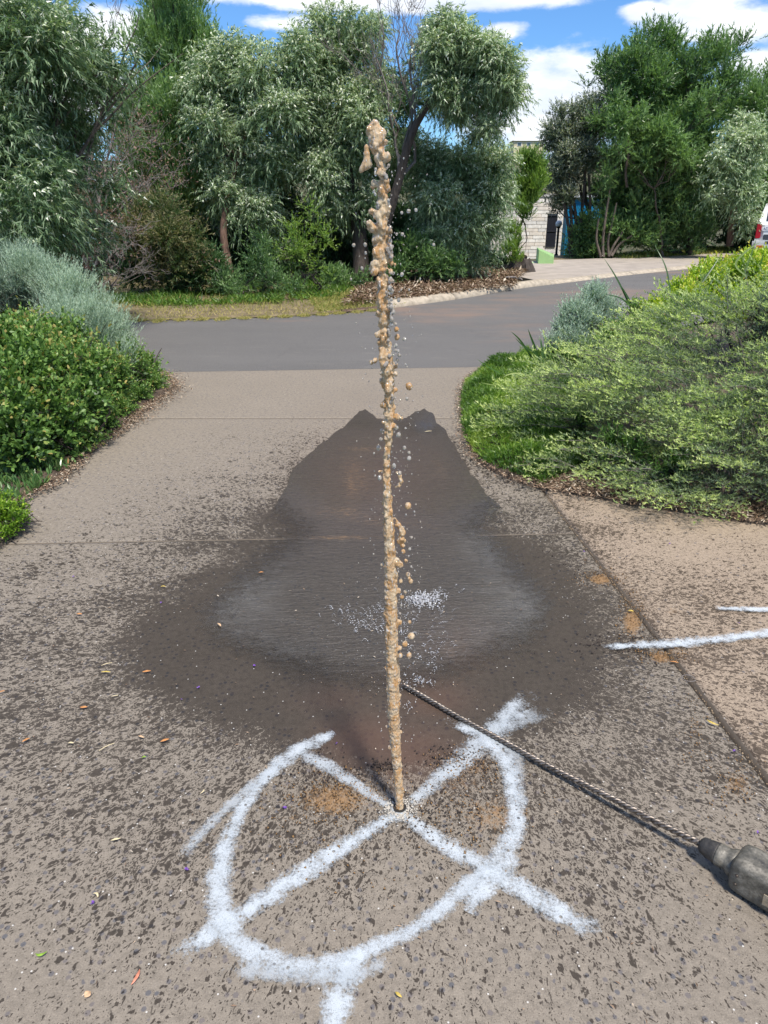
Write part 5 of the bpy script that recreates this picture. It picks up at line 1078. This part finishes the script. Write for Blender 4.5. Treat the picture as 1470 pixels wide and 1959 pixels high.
M_clear = watermat('clear_drop', (.85, .74, .62), (.98, .95, .90), .7, rough=.02, white=.3)
JY = hole.y
ctr = [(765, 1548, 7.5), (763, 1500, 9), (759, 1450, 10), (756, 1400, 11), (753, 1350, 12), (752, 1300, 13), (750, 1250, 13), (749, 1200, 13.5), (748, 1150, 13), (748, 1100, 13), (746, 1060, 12), (744, 1020, 11), (743, 980, 9.5), (741, 940, 9), (740, 900, 8), (742, 860, 7.5), (745, 825, 9), (745, 790, 10), (746, 755, 12),
       (741, 710, 15), (738, 680, 14), (736, 640, 11), (734, 600, 13), (732, 560, 13), (733, 520, 11), (728, 490, 15), (728, 460, 14), (731, 430, 14), (734, 400, 13), (731, 370, 12), (736, 345, 11), (731, 320, 11), (726, 295, 15), (722, 270, 17), (720, 250, 18), (718, 238, 9)]
ctr = np.array(ctr, float); rngJ = np.random.default_rng(100)
pyv = np.arange(1549, 234, -4.2); cx = np.interp(-pyv, -ctr[:, 1], ctr[:, 0]); cr_ = np.interp(-pyv, -ctr[:, 1], ctr[:, 2])
def blob_mesh(L):
    """union of many small ellipsoids: x, y, z, r, stretch"""
    bmx = bmesh.new(); bmesh.ops.create_icosphere(bmx, subdivisions=2, radius=1); base = np.array([v.co[:] for v in bmx.verts]); fc_ = np.array([[v.index for v in f.verts] for f in bmx.faces]); bmx.free()
    L = np.array(L); n = len(L); co = base[None] * L[:, 3][:, None, None]; co[..., 2] *= L[:, 4][:, None]; co += L[:, None, :3]
    return co.reshape(-1, 3), (fc_[None] + len(base) * np.arange(n)[:, None, None]).reshape(-1, 3)
S = []
def addb(px, py, rpx, st=1.0, dy=0.0):
    w = W(px, py, JY + dy); S.append((w.x, w.y, w.z, rpx * mpp(px, py, JY), st))
for x, y, r in zip(cx, pyv, cr_):
    up_ = np.clip((1100 - y) / 500, 0, 1); ph = .02 * y
    rr = r * (1 - .28 * up_)
    addb(x + rngJ.normal(0, .3 + 1.6 * up_), y, rr * rngJ.uniform(.93, 1.0) - .5, 2.4 - 1.2 * up_, rngJ.normal(0, .002))
    for _ in range(3 if y > 900 else 2):
        an = rngJ.uniform(0, 6.28); q = rr * rngJ.uniform(.5, .95 + .35 * up_)
        addb(x + math.cos(an) * q, y + rngJ.uniform(-3, 3), rr * rngJ.uniform(.14, .34 + .2 * up_), rngJ.uniform(1.2, 4.5 - 2 * up_), math.sin(an) * q * .0013)
# distinct lobes seen on the jet
for q in [(719, 262, 16), (712, 250, 12), (729, 255, 10), (738, 272, 6), (727, 330, 7), (716, 352, 7), (713, 358, 5), (742, 362, 7), (741, 300, 8), (712, 405, 7), (722, 412, 9), (742, 410, 5), (707, 428, 7), (714, 436, 9), (706, 434, 5), (740, 440, 8), (748, 442, 4), (717, 505, 9), (713, 512, 8), (716, 520, 8),
          (742, 470, 8), (747, 480, 6), (745, 495, 7), (749, 503, 5), (748, 520, 5), (756, 506, 4), (744, 455, 5), (746, 538, 5), (724, 600, 6), (722, 640, 6), (728, 655, 7), (718, 690, 6), (711, 694, 4.5), (758, 700, 5), (757, 716, 5), (731, 730, 6), (757, 745, 5), (733, 775, 6), (760, 797, 6), (768, 800, 4), (755, 815, 5), (733, 808, 4),
          (726, 902, 3.5), (732, 1080, 4.5), (766, 1080, 6), (760, 1075, 7), (738, 1010, 5), (764, 1130, 5), (738, 1175, 5), (764, 1190, 6), (765, 1240, 5), (738, 1250, 4.5), (742, 1320, 5), (765, 1330, 4), (739, 1145, 4), (741, 1390, 4), (767, 1400, 3.5), (746, 1430, 4)]:
    addb(q[0], q[1], q[2] * .95, rngJ.uniform(1.0, 1.35), rngJ.normal(0, .006))
# looped strand peeling off the jet
for x, y, r in [(757, 992, 3), (760, 998, 4), (764, 1004, 5.5), (768, 1012, 7), (770, 1020, 8), (768, 1030, 8), (764, 1036, 6), (772, 1034, 6), (770, 1044, 5), (758, 1005, 3)]: addb(x, y, r * .85, 1.2, .004)
for x, y, r in [(760, 905, 3.5), (765, 912, 5), (768, 920, 5.5), (764, 928, 5), (758, 932, 3)]: addb(x, y, r * .9, 1.1, .003)
co, f = blob_mesh(S); jroot = empty('water_jet', tuple(hole), label='tall narrow jet of muddy orange water shooting up from the drill hole', cat='water jet')
jo = mesh_np('water_column', co - np.array(hole), f, mats=[M_jet], parent=jroot, smooth=True)
rm = jo.modifiers.new('remesh', 'REMESH'); rm.mode = 'VOXEL'; rm.voxel_size = .0021; rm.use_smooth_shade = True
smo = jo.modifiers.new('smooth', 'SMOOTH'); smo.iterations = 3; smo.factor = .5
tx_ = bpy.data.textures.new('ripple', 'CLOUDS'); tx_.noise_scale = .008; tx_.noise_depth = 2
dp = jo.modifiers.new('ripple', 'DISPLACE'); dp.texture = tx_; dp.strength = .0065; dp.mid_level = .5
# clear rivulets on the right side of the jet
S = []
for x, y, r in [(744, 385, 4), (745, 440, 4), (748, 455, 4.5), (750, 468, 5), (746, 478, 5), (749, 490, 5), (741, 560, 4), (745, 548, 5), (748, 540, 5), (748, 580, 4), (750, 592, 5), (748, 604, 4), (748, 612, 4.5), (751, 618, 4), (744, 635, 4), (742, 650, 4), (738, 340, 5), (741, 322, 4), (722, 330, 4), (719, 368, 4), (722, 395, 4), (727, 545, 4), (740, 700, 5), (747, 690, 5), (752, 735, 4), (753, 760, 4), (758, 690, 4), (756, 672, 4), (750, 765, 4), (748, 870, 3.5)]:
    for _ in range(3): addb(x + rngJ.normal(0, 2), y + rngJ.normal(0, 4), r * rngJ.uniform(.5, .9), 1.4, -.012 + rngJ.normal(0, .004))
co, f = blob_mesh(S); ro_ = mesh_np('clear_rivulet', co - np.array(hole), f, mats=[M_clear], parent=jroot, smooth=True)
ro_['kind'] = 'stuff'; rm = ro_.modifiers.new('remesh', 'REMESH'); rm.mode = 'VOXEL'; rm.voxel_size = .0022; rm.use_smooth_shade = True
# wedge-shaped lump of water and single drops
S = []
for x, y, r in [(702, 283, 6.5), (702, 295, 7.5), (703, 306, 8.5), (700, 316, 9), (706, 314, 8), (694, 322, 6.5), (691, 326, 5)]: addb(x, y, r * .95, 1.15)
co, f = blob_mesh(S); w0 = W(702, 305, JY); lump = mesh_np('water_lump', co - np.array(w0), f, mats=[M_jet], smooth=True); lump.location = w0
rm = lump.modifiers.new('remesh', 'REMESH'); rm.mode = 'VOXEL'; rm.voxel_size = .003; rm.use_smooth_shade = True
tag(lump, 'wedge shaped lump of muddy water hanging just left of the jet top', 'water')
dm = {}
def drop_mesh(m, seed):
    bmx = bmesh.new(); bmesh.ops.create_icosphere(bmx, subdivisions=3, radius=1)
    for v in bmx.verts: v.co *= 1 + .16 * mnoise.noise(v.co * 1.3 + Vector((seed * 3.1, 0, 0)))
    me = bpy.data.meshes.new('water_drop'); bmx.to_mesh(me); bmx.free(); me.polygons.foreach_set('use_smooth', np.ones(len(me.polygons), bool)); me.materials.append(m); return me
DM = [drop_mesh(M_clear, i) for i in range(5)]; DO = [drop_mesh(M_jet, 10 + i) for i in range(4)]
drops = [(769, 407, 3, 0), (782, 404, 4, 0), (796, 402, 3.3, 0), (759, 448, 2.5, 0), (770, 448, 3.4, 0), (677, 469, 3.5, 0), (699, 468, 3.5, 0), (700, 484, 2.6, 0), (830, 468, 2.8, 0), (753, 523, 2.6, 0), (769, 525, 3.6, 0), (693, 513, 2.8, 0), (672, 534, 2, 0), (804, 533, 1.8, 0), (783, 554, 2, 0), (763, 574, 3.6, 0), (749, 557, 5, 0),
         (742, 577, 5.5, 0), (752, 597, 5, 0), (745, 588, 2, 0), (759, 630, 4.5, 1), (760, 645, 5, 1), (757, 620, 3, 0), (774, 649, 4, 0), (758, 661, 3.4, 0), (764, 680, 3.5, 0), (762, 672, 3, 0), (783, 739, 6.5, 1), (779, 763, 3, 0), (763, 832, 4.5, 0), (759, 818, 4.5, 0), (776, 819, 2, 0), (774, 857, 3.6, 0), (783, 866, 3, 0), (783, 877, 4.4, 0),
         (731, 824, 3.6, 0), (729, 840, 3.4, 0), (725, 857, 4.6, 0), (716, 867, 2, 0), (754, 891, 4.2, 0), (765, 905, 3.5, 0), (727, 914, 4, 0), (718, 910, 1.8, 0), (781, 968, 6, 1), (793, 979, 2, 0), (796, 965, 1.6, 0), (788, 1028, 2.5, 0), (772, 1055, 4, 1), (784, 1050, 3, 0), (782, 1064, 2, 0), (777, 1073, 3.4, 1), (787, 1084, 2, 0),
         (781, 1100, 4.5, 1), (786, 1112, 4.5, 1), (783, 1106, 3, 1), (767, 1112, 3.6, 1), (776, 1132, 3.8, 1), (769, 1142, 4, 1), (768, 1158, 2.4, 0), (766, 1174, 2.2, 0), (784, 1190, 3.4, 1), (787, 1217, 7, 1), (775, 1232, 5.4, 1), (766, 1254, 4.4, 1), (783, 1254, 5, 1), (715, 1060, 1.8, 0), (700, 715, 1.8, 0), (712, 704, 1.6, 0), (806, 640, 1.3, 0), (776, 697, 2, 0)]
for i, (x, y, r, k) in enumerate(drops):
    me = (DO if k else DM)[i % (4 if k else 5)]; o = bpy.data.objects.new('water_drop', me); C.objects.link(o); o.location = W(x, y, JY + rngJ.uniform(-.02, .02)); q = r * mpp(x, y, JY)
    o.scale = (q, q, q * rngJ.uniform(1, 1.35)); o.rotation_euler = (0, rngJ.uniform(-.4, .4), rngJ.uniform(0, 6))
    side = 'left' if x < np.interp(-y, -ctr[:, 1], ctr[:, 0]) else 'right'; zone = 'in front of the road' if y < 715 else 'above the dry concrete' if y < 800 else 'over the upper wet film' if y < 930 else 'over the middle wet film' if y < 1100 else 'over the splash'
    if x < 705 and y < 540: tag(o, 'small clear drop flying left of the jet against the dark trees', 'water drop', 'drops left of the jet')
    elif y < 555 and x > 760: tag(o, 'small clear drop flying right of the jet against the dark trees', 'water drop', 'drops right of the jet, high')
    elif y < 700: tag(o, 'clear drop at the %s side of the jet, %s' % (side, 'against the verge' if y < 600 else zone), 'water drop', 'drops beside the jet at road height')
    elif k: tag(o, 'muddy orange drop right of the jet, ' + zone, 'water drop', 'muddy drops right of the jet')
    else: tag(o, '%s clear drop %s of the jet, %s' % ('tiny' if r < 2.3 else 'round', side, zone), 'water drop', 'drops beside the jet over the driveway')
# fine spray round the jet
S3 = []
for _ in range(520):
    y_ = rngJ.uniform(560, 1420) if rngJ.random() < .8 else rngJ.uniform(250, 560); off = abs(rngJ.normal(0, 24)) * (1 if rngJ.random() < .8 else -1); cx_ = np.interp(-y_, -ctr[:, 1], ctr[:, 0])
    w = W(cx_ + off + (9 if off > 0 else -9), y_, JY + rngJ.normal(0, .04)); q_ = rngJ.uniform(.5, 1.5) * mpp(cx_, y_, JY); S3.append((w.x, w.y, w.z, q_, rngJ.uniform(1, 1.6)))
co, f = blob_mesh(S3); o = mesh_np('spray', co, f, mats=[M_clear], smooth=True); o['kind'] = 'stuff'
# splash where the water lands
S2 = []
rngS = np.random.default_rng(7)
def thread(px, py, ang, ln, r, n=10):
    q = G(px, py, .012); d = np.array([math.cos(ang), math.sin(ang)]) * ln
    x0 = np.array([q.x, q.y]); cv = rngS.normal(0, .25) * ln
    for s in np.linspace(0, 1, n):
        p_ = x0 + d * s + np.array([-d[1], d[0]]) / (ln + 1e-6) * cv * s * (1 - s) * 4; S2.append((p_[0], p_[1], .007 + .012 * math.sin(s * 3.1), r * rngS.uniform(.5, 1.3) * (1 - .4 * s), .6))
for px, py, sx, sy, n in [(815, 1148, 20, 7, 110), (800, 1150, 12, 5, 50), (730, 1170, 14, 9, 22), (715, 1200, 20, 10, 26), (672, 1185, 16, 8, 16), (660, 1165, 24, 14, 22), (835, 1165, 14, 10, 16), (850, 1140, 12, 10, 12), (800, 1300, 16, 6, 26), (815, 1255, 22, 26, 36), (840, 1220, 16, 22, 22), (775, 1180, 14, 18, 18), (770, 1345, 14, 4, 8), (765, 1205, 12, 20, 14)]:
    for _ in range(n):
        a, b = px + rngS.normal(0, sx), py + rngS.normal(0, sy); c0 = np.array(G(a, b)[:2]) - np.array(G(770, 1215)[:2]); an = math.atan2(c0[1], c0[0]) + rngS.normal(0, .5)
        thread(a, b, an, rngS.uniform(.008, .042), rngS.uniform(.0013, .0028) * (1.5 if (790 < a < 860 and 1130 < b < 1165) else 1), rngS.integers(4, 9))
for _ in range(900):
    a, b = rngS.normal(735, 75), rngS.normal(1190, 60); q = G(a, b, .006); S2.append((q.x, q.y, .007, rngS.uniform(.0004, .0011), .6))
for _ in range(500):
    a, b = rngS.normal(800, 90), rngS.normal(1160, 110); q = G(a, b, .006); S2.append((q.x, q.y, .007, rngS.uniform(.0004, .0009), .6))
L2 = np.array(S2); bmx = bmesh.new(); bmesh.ops.create_icosphere(bmx, subdivisions=1, radius=1); bs = np.array([v.co[:] for v in bmx.verts]); bf = np.array([[v.index for v in f_.verts] for f_ in bmx.faces]); bmx.free()
co = bs[None] * L2[:, 3][:, None, None]; co[..., 2] *= .6; co += L2[:, None, :3]
M_foam = watermat('splash_water', (.50, .49, .50), (.82, .83, .86), .25, white=.5)
o = mesh_np('splash', co.reshape(-1, 3), (bf[None] + len(bs) * np.arange(len(L2))[:, None, None]).reshape(-1, 3), mats=[M_foam], smooth=True); o['kind'] = 'stuff'

# ------------------------------------------------------------------ drill: long twisted bit and hammer drill body
M_steel = simple('worn_steel', (.24, .205, .175), .45, .8, var=.5, nscale=90); M_steeld = simple('dirty_steel', (.10, .08, .065), .5, .7, var=.3, nscale=80)
p0 = np.array(G(772, 1311, .012)); p1 = np.array(G(1337, 1612, .050)); dirn = unit(p1 - p0); Lr = np.linalg.norm(p1 - p0)
drill = empty('rotary_drill', tuple(p1), label='dirty hammer drill with its long twisted bit lying across the wet concrete', cat='drill')
a_ = unit(np.cross(dirn, [0, 0, 1.0])); b_ = np.cross(a_, dirn)
ns = 420; s = np.linspace(0, 1, ns); sag = -.012 * np.sin(s * math.pi) + .0015 * np.sin(s * 19)
axis = p0 + (p1 - p0) * s[:, None]; axis[:, 2] += sag
tw = s * Lr / .050 * 2 * math.pi
for k in range(3):
    ph = tw + k * 2 * math.pi / 3
    pts = axis + (np.cos(ph)[:, None] * a_ + np.sin(ph)[:, None] * b_) * .0052
    tubes('bit_strand', [(pts - p1, np.full(ns, .0042))], M_steel, drill, 8)
tubes('bit_core', [(axis[::10] - p1, np.full(len(axis[::10]), .0058))], M_steeld, drill, 8)
def lathe(name, prof, m, parent, seg=32, org=None, sq=None):
    co, f = [], []
    for (s_, r) in prof:
        for k in range(seg):
            th = 2 * math.pi * k / seg; c_, s2 = math.cos(th), math.sin(th)
            if sq: e_ = sq; c_, s2 = math.copysign(abs(c_) ** e_, c_), math.copysign(abs(s2) ** e_, s2)
            rr = r if isinstance(r, tuple) else (r, r); rr = (rr[0] * 1.06, rr[1] * 1.06)
            co.append(org + dirn2 * s_ + a2 * rr[0] * c_ + b2 * rr[1] * s2)
    n = len(prof)
    for i in range(n - 1):
        for k in range(seg): f.append((i * seg + k, i * seg + (k + 1) % seg, (i + 1) * seg + (k + 1) % seg, (i + 1) * seg + k))
    return mesh_np(name, np.array(co), f, mats=[m], parent=parent, smooth=True)
pe = np.array(G(1500, 1705, .058)); dirn2 = unit(pe - p1); a2 = unit(np.cross(dirn2, [0, 0, 1.0])); b2 = np.cross(a2, dirn2)
def grime(name, a, b, c2, rough=.6):
    m, t, o = mat(name); p = t.pos(); n = t.noise(p, 26, 6, .7); n2 = t.noise(t.scale(p, (1, 1, 2)), 110, 5, .7)
    c = t.ramp(n, [(.32, a), (.5, b), (.68, c2)]); c = t.mix(t.ss(n2, .5, .68, 0, .55), c, tuple(x * .25 for x in b)); c = t.mix(t.ss(n2, .42, .3, 0, .4), c, tuple(min(1, x * 1.6) for x in c2))
    princ(t, o, Base_Color=c, Roughness=rough, Normal=t.bump(n2, .5, .002)); return m
M_rubd = grime('dusty_rubber', (.018, .017, .016), (.035, .032, .03), (.075, .066, .056)); M_body = grime('muddy_drill_body', (.04, .038, .033), (.12, .11, .088), (.27, .245, .20), .40)
z0 = np.zeros(3)
lathe('shank', [(-.012, .0065), (.004, .0065), (.006, .009), (.012, .009)], M_steel, drill, org=z0)
lathe('chuck', [(.004, .0), (.004, .013), (.010, .020), (.022, .0225), (.026, .0215), (.030, .0235), (.046, .026), (.048, .027), (.050, .025), (.054, .0)], M_rubd, drill, org=z0)
lathe('collar', [(.050, .0), (.050, .0265), (.054, .028), (.068, .028), (.070, .027), (.078, .028), (.088, .034), (.098, .036), (.104, 0)], M_body, drill, org=z0)
lathe('body', [(.096, (.0, .0)), (.096, (.034, .032)), (.100, (.042, .038)), (.106, (.046, .044)), (.124, (.048, .047)), (.16, (.048, .047)), (.24, (.049, .048)), (.36, (.049, .049)), (.37, (.04, .036)), (.372, (0, 0))], M_body, drill, 40, z0, .38)
def plate(name, s0, s1, t0, t1, h, m):
    pts = []
    for hh in (h, h + .002):
        for (s_, t_) in ((s0, t0), (s1, t0), (s1, t1), (s0, t1)): pts.append(dirn2 * s_ + b2 * t_ + a2 * hh)
    bmx = bmesh.new(); v = [bmx.verts.new(q) for q in pts]
    for q in ((0, 1, 2, 3), (7, 6, 5, 4), (0, 4, 5, 1), (1, 5, 6, 2), (2, 6, 7, 3), (3, 7, 4, 0)): bmx.faces.new([v[i] for i in q])
    bmesh.ops.recalc_face_normals(bmx, faces=bmx.faces[:]); return link_bm(name, bmx, m, drill)
M_lab = grime('worn_label', (.22, .17, .11), (.32, .26, .18), (.42, .36, .27))
plate('worn_label', .185, .215, -.018, .014, .0560, M_lab)
for s_, t_ in ((.118, -.012), (.118, .016)):
    q = dirn2 * s_ + b2 * t_ + a2 * .0515; bmx = bmesh.new(); bmesh.ops.create_uvsphere(bmx, u_segments=10, v_segments=6, radius=.004); bmesh.ops.translate(bmx, verts=bmx.verts, vec=q); link_bm('screw', bmx, M_steeld, drill, True)

# ------------------------------------------------------------------ fallen leaves, petals and sticks on the driveway
def curl_leaf(w, ln, curl, cols, thick=.0012):
    n = 9; s = np.linspace(0, 1, n); xs = (s - .5) * ln; half = w * np.sin(np.clip(s * .94 + .03, 0, 1) * math.pi) ** .8; yb = curl * ln * (s - .5) ** 2 * 4; zc = .002 + .004 * np.sin(s * 3.1)
    co = np.concatenate([np.stack([xs, yb - half, zc], -1), np.stack([xs, yb, zc + .0015], -1), np.stack([xs, yb + half, zc], -1)])
    f = [(i, i + 1, n + i + 1, n + i) for i in range(n - 1)] + [(n + i, n + i + 1, 2 * n + i + 1, 2 * n + i) for i in range(n - 1)]
    me = bpy.data.meshes.new('fallen_leaf'); me.from_pydata([tuple(q) for q in co], [], f); me.materials.append(cols); me.polygons.foreach_set('use_smooth', [True] * len(f)); return me
cl = {k: simple(k + '_fallen_leaf', c, .6, var=.2, nscale=120) for k, c in dict(orange=(.50, .22, .07), yellow=(.55, .40, .08), green=(.20, .33, .03), pink=(.55, .20, .12), tan=(.58, .38, .22), straw=(.60, .50, .30)).items()}
leafs = [(78, 1830, .022, .0032, .35, 'green', .2, 'green curved fallen leaf at the lower left of the driveway'), (263, 1871, .032, .0032, .12, 'pink', 1.35, 'pinkish orange slim fallen leaf left of the paint at the bottom'), (169, 1904, .013, .0075, .1, 'tan', 1.0, 'small tan rounded leaf near the bottom left corner'),
         (222, 1608, .022, .0028, .1, 'straw', .3, 'pale straw coloured leaf left of the painted circle'), (186, 1712, .018, .0026, -.2, 'straw', -.6, 'little pale leaf just above the purple flower at lower left'), (152, 1176, .022, .0045, .1, 'orange', -.1, 'orange leaf on the left of the driveway near the frame edge'),
         (203, 1287, .030, .0028, .05, 'yellow', 0, 'long yellow leaf left of centre on the driveway'), (281, 1286, .026, .0045, .1, 'orange', .25, 'orange leaf to the right of the long yellow leaf'), (420, 1196, .028, .0040, .0, 'tan', -.9, 'tan leaf lying on the wet film at its left side'), (205, 1272, .034, .0012, .05, 'straw', .5, 'thin straw just above the long yellow leaf'),
         (160, 1355, .022, .0050, .2, 'orange', .1, 'orange brown leaf below the long yellow leaf'), (51, 1417, .022, .0040, .1, 'orange', .8, 'orange leaf near the left frame edge'), (316, 1418, .024, .0045, .1, 'orange', .5, 'orange leaf left of the painted circle top'), (270, 1411, .020, .0035, .1, 'tan', -.4, 'brownish leaf beside the orange one left of the circle'),
         (276, 1450, .012, .0030, .0, 'green', .4, 'tiny lime green leaf left of the painted circle'), (313, 1123, .020, .0030, .0, 'yellow', 0, 'yellow leaf above the others near the wet edge'), (205, 1430, .045, .0010, .0, 'straw', .75, 'long thin straw on the left of the driveway'), (390, 1516, .018, .0018, .3, 'straw', 1.2, 'curled straw inside the faint outer paint arc'),
         (220, 1333, .020, .0016, .1, 'straw', .3, 'short pale straw below the yellow leaf'), (136, 1423, .016, .0030, .1, 'straw', 0, 'whitish leaf left of the orange pair'), (762, 1905, .016, .0030, .1, 'yellow', -.7, 'yellowish leaf to the right of the bottom paint stroke'), (1362, 1385, .034, .0040, .2, 'yellow', -.8, 'yellow leaf caught in the diagonal joint'),
         (1207, 1170, .020, .0050, .1, 'yellow', -.3, 'mustard leaf in the joint above the long painted line'), (1290, 1268, .026, .0030, .1, 'orange', -.3, 'orange leaf bridging the joint below the long painted line'), (3, 1325, .020, .0030, .1, 'orange', .6, 'orange leaf cut by the left frame edge'), (735, 730, .06, .004, .1, 'straw', 0, 'x'),
         (820, 826, .05, .006, .1, 'straw', .3, 'pale strand of bark lying at the wet film top right'), (500, 1096, .02, .004, .1, 'orange', .2, 'small orange leaf on the wet film upper left')]
for i, (x, y, ln, w, cv, c, rot_, lab) in enumerate(leafs):
    if lab == 'x': continue
    o = bpy.data.objects.new('fallen_leaf', curl_leaf(w * 1.15, ln * 1.15, cv, cl[c])); C.objects.link(o); q = G(x, y, .008); o.location = q; o.rotation_euler = (0, 0, rot_); tag(o, lab, 'leaf')
M_pur = simple('purple_petal', (.17, .07, .36), .6, var=.2, nscale=300)
for i, (x, y, lab) in enumerate([(357, 1663, 'purple flower at the lower end of the faint outer paint arc'), (178, 1727, 'purple flower alone at the lower left of the driveway'), (545, 1545, 'purple flower inside the left part of the painted circle'), (643, 1422, 'tiny purple petal at the upper left end of the circle'), (1405, 1437, 'purple flower beside the diagonal joint on the right'),
                                 (1449, 1592, 'small purple petal near the right edge above the drill'), (380, 1315, 'purple flower on the wet concrete left of centre'), (349, 1338, 'dark purple petal beside the other on the wet concrete'), (487, 1273, 'purple flower at the lower left part of the water film'), (141, 1103, 'purple flower high on the left of the driveway'),
                                 (308, 1153, 'dark purple petal near the upper left of the wet area'), (1413, 1192, 'purple petal between the two white lines at the right'), (1118, 1055, 'purple petal caught in the upper part of the diagonal joint'), (1281, 1040, 'faint purple petal on the pale slab')]):
    q = G(x, y, .009 if x < 1100 else .012); r_ = np.random.default_rng(i); n = 6 if i not in (3, 5, 7, 10, 11) else 3
    a = np.arange(n) * 6.28 / n + r_.uniform(0, 1, n); d = np.stack([np.cos(a), np.sin(a), r_.uniform(.1, .9, n)], -1); o = leaves_obj('fallen_flower', np.zeros((n, 3)), d, .0065, .005, np.zeros(n), r_, M_pur, None, 6, .8); o.location = q; tag(o, lab, 'flower')
# ring of cut wire by the joint
th = np.linspace(0, 5.4, 20); q = G(1318, 1300, .014); o = tubes('twig_loop', [(np.stack([.022 * np.cos(th) * (1 + th * .05), .022 * np.sin(th), .003 + .001 * th], -1), np.full(20, .0013))], B_twig); o.location = q; tag(o, 'thin curled grey twig loop beside the diagonal joint', 'twig')
# loose straw and bark flakes on the driveway
o = chips('driveway_litter', scatter([(-1.6, 1.0), (1.0, 1.0), (1.0, 3.0), (-2, 3.0)], 420, rng), rng, .011, .0075, zr=.002, tilt=.05, tint=np.clip(rng.uniform(.5, 1.1, 4000), 0, 1)[:0] if False else None); o['kind'] = 'stuff'
#print('tris approx', sum(len(o.data.polygons) * (2 if o.data.polygons and o.data.polygons[0].loop_total > 3 else 1) for o in C.objects if o.type == 'MESH'))
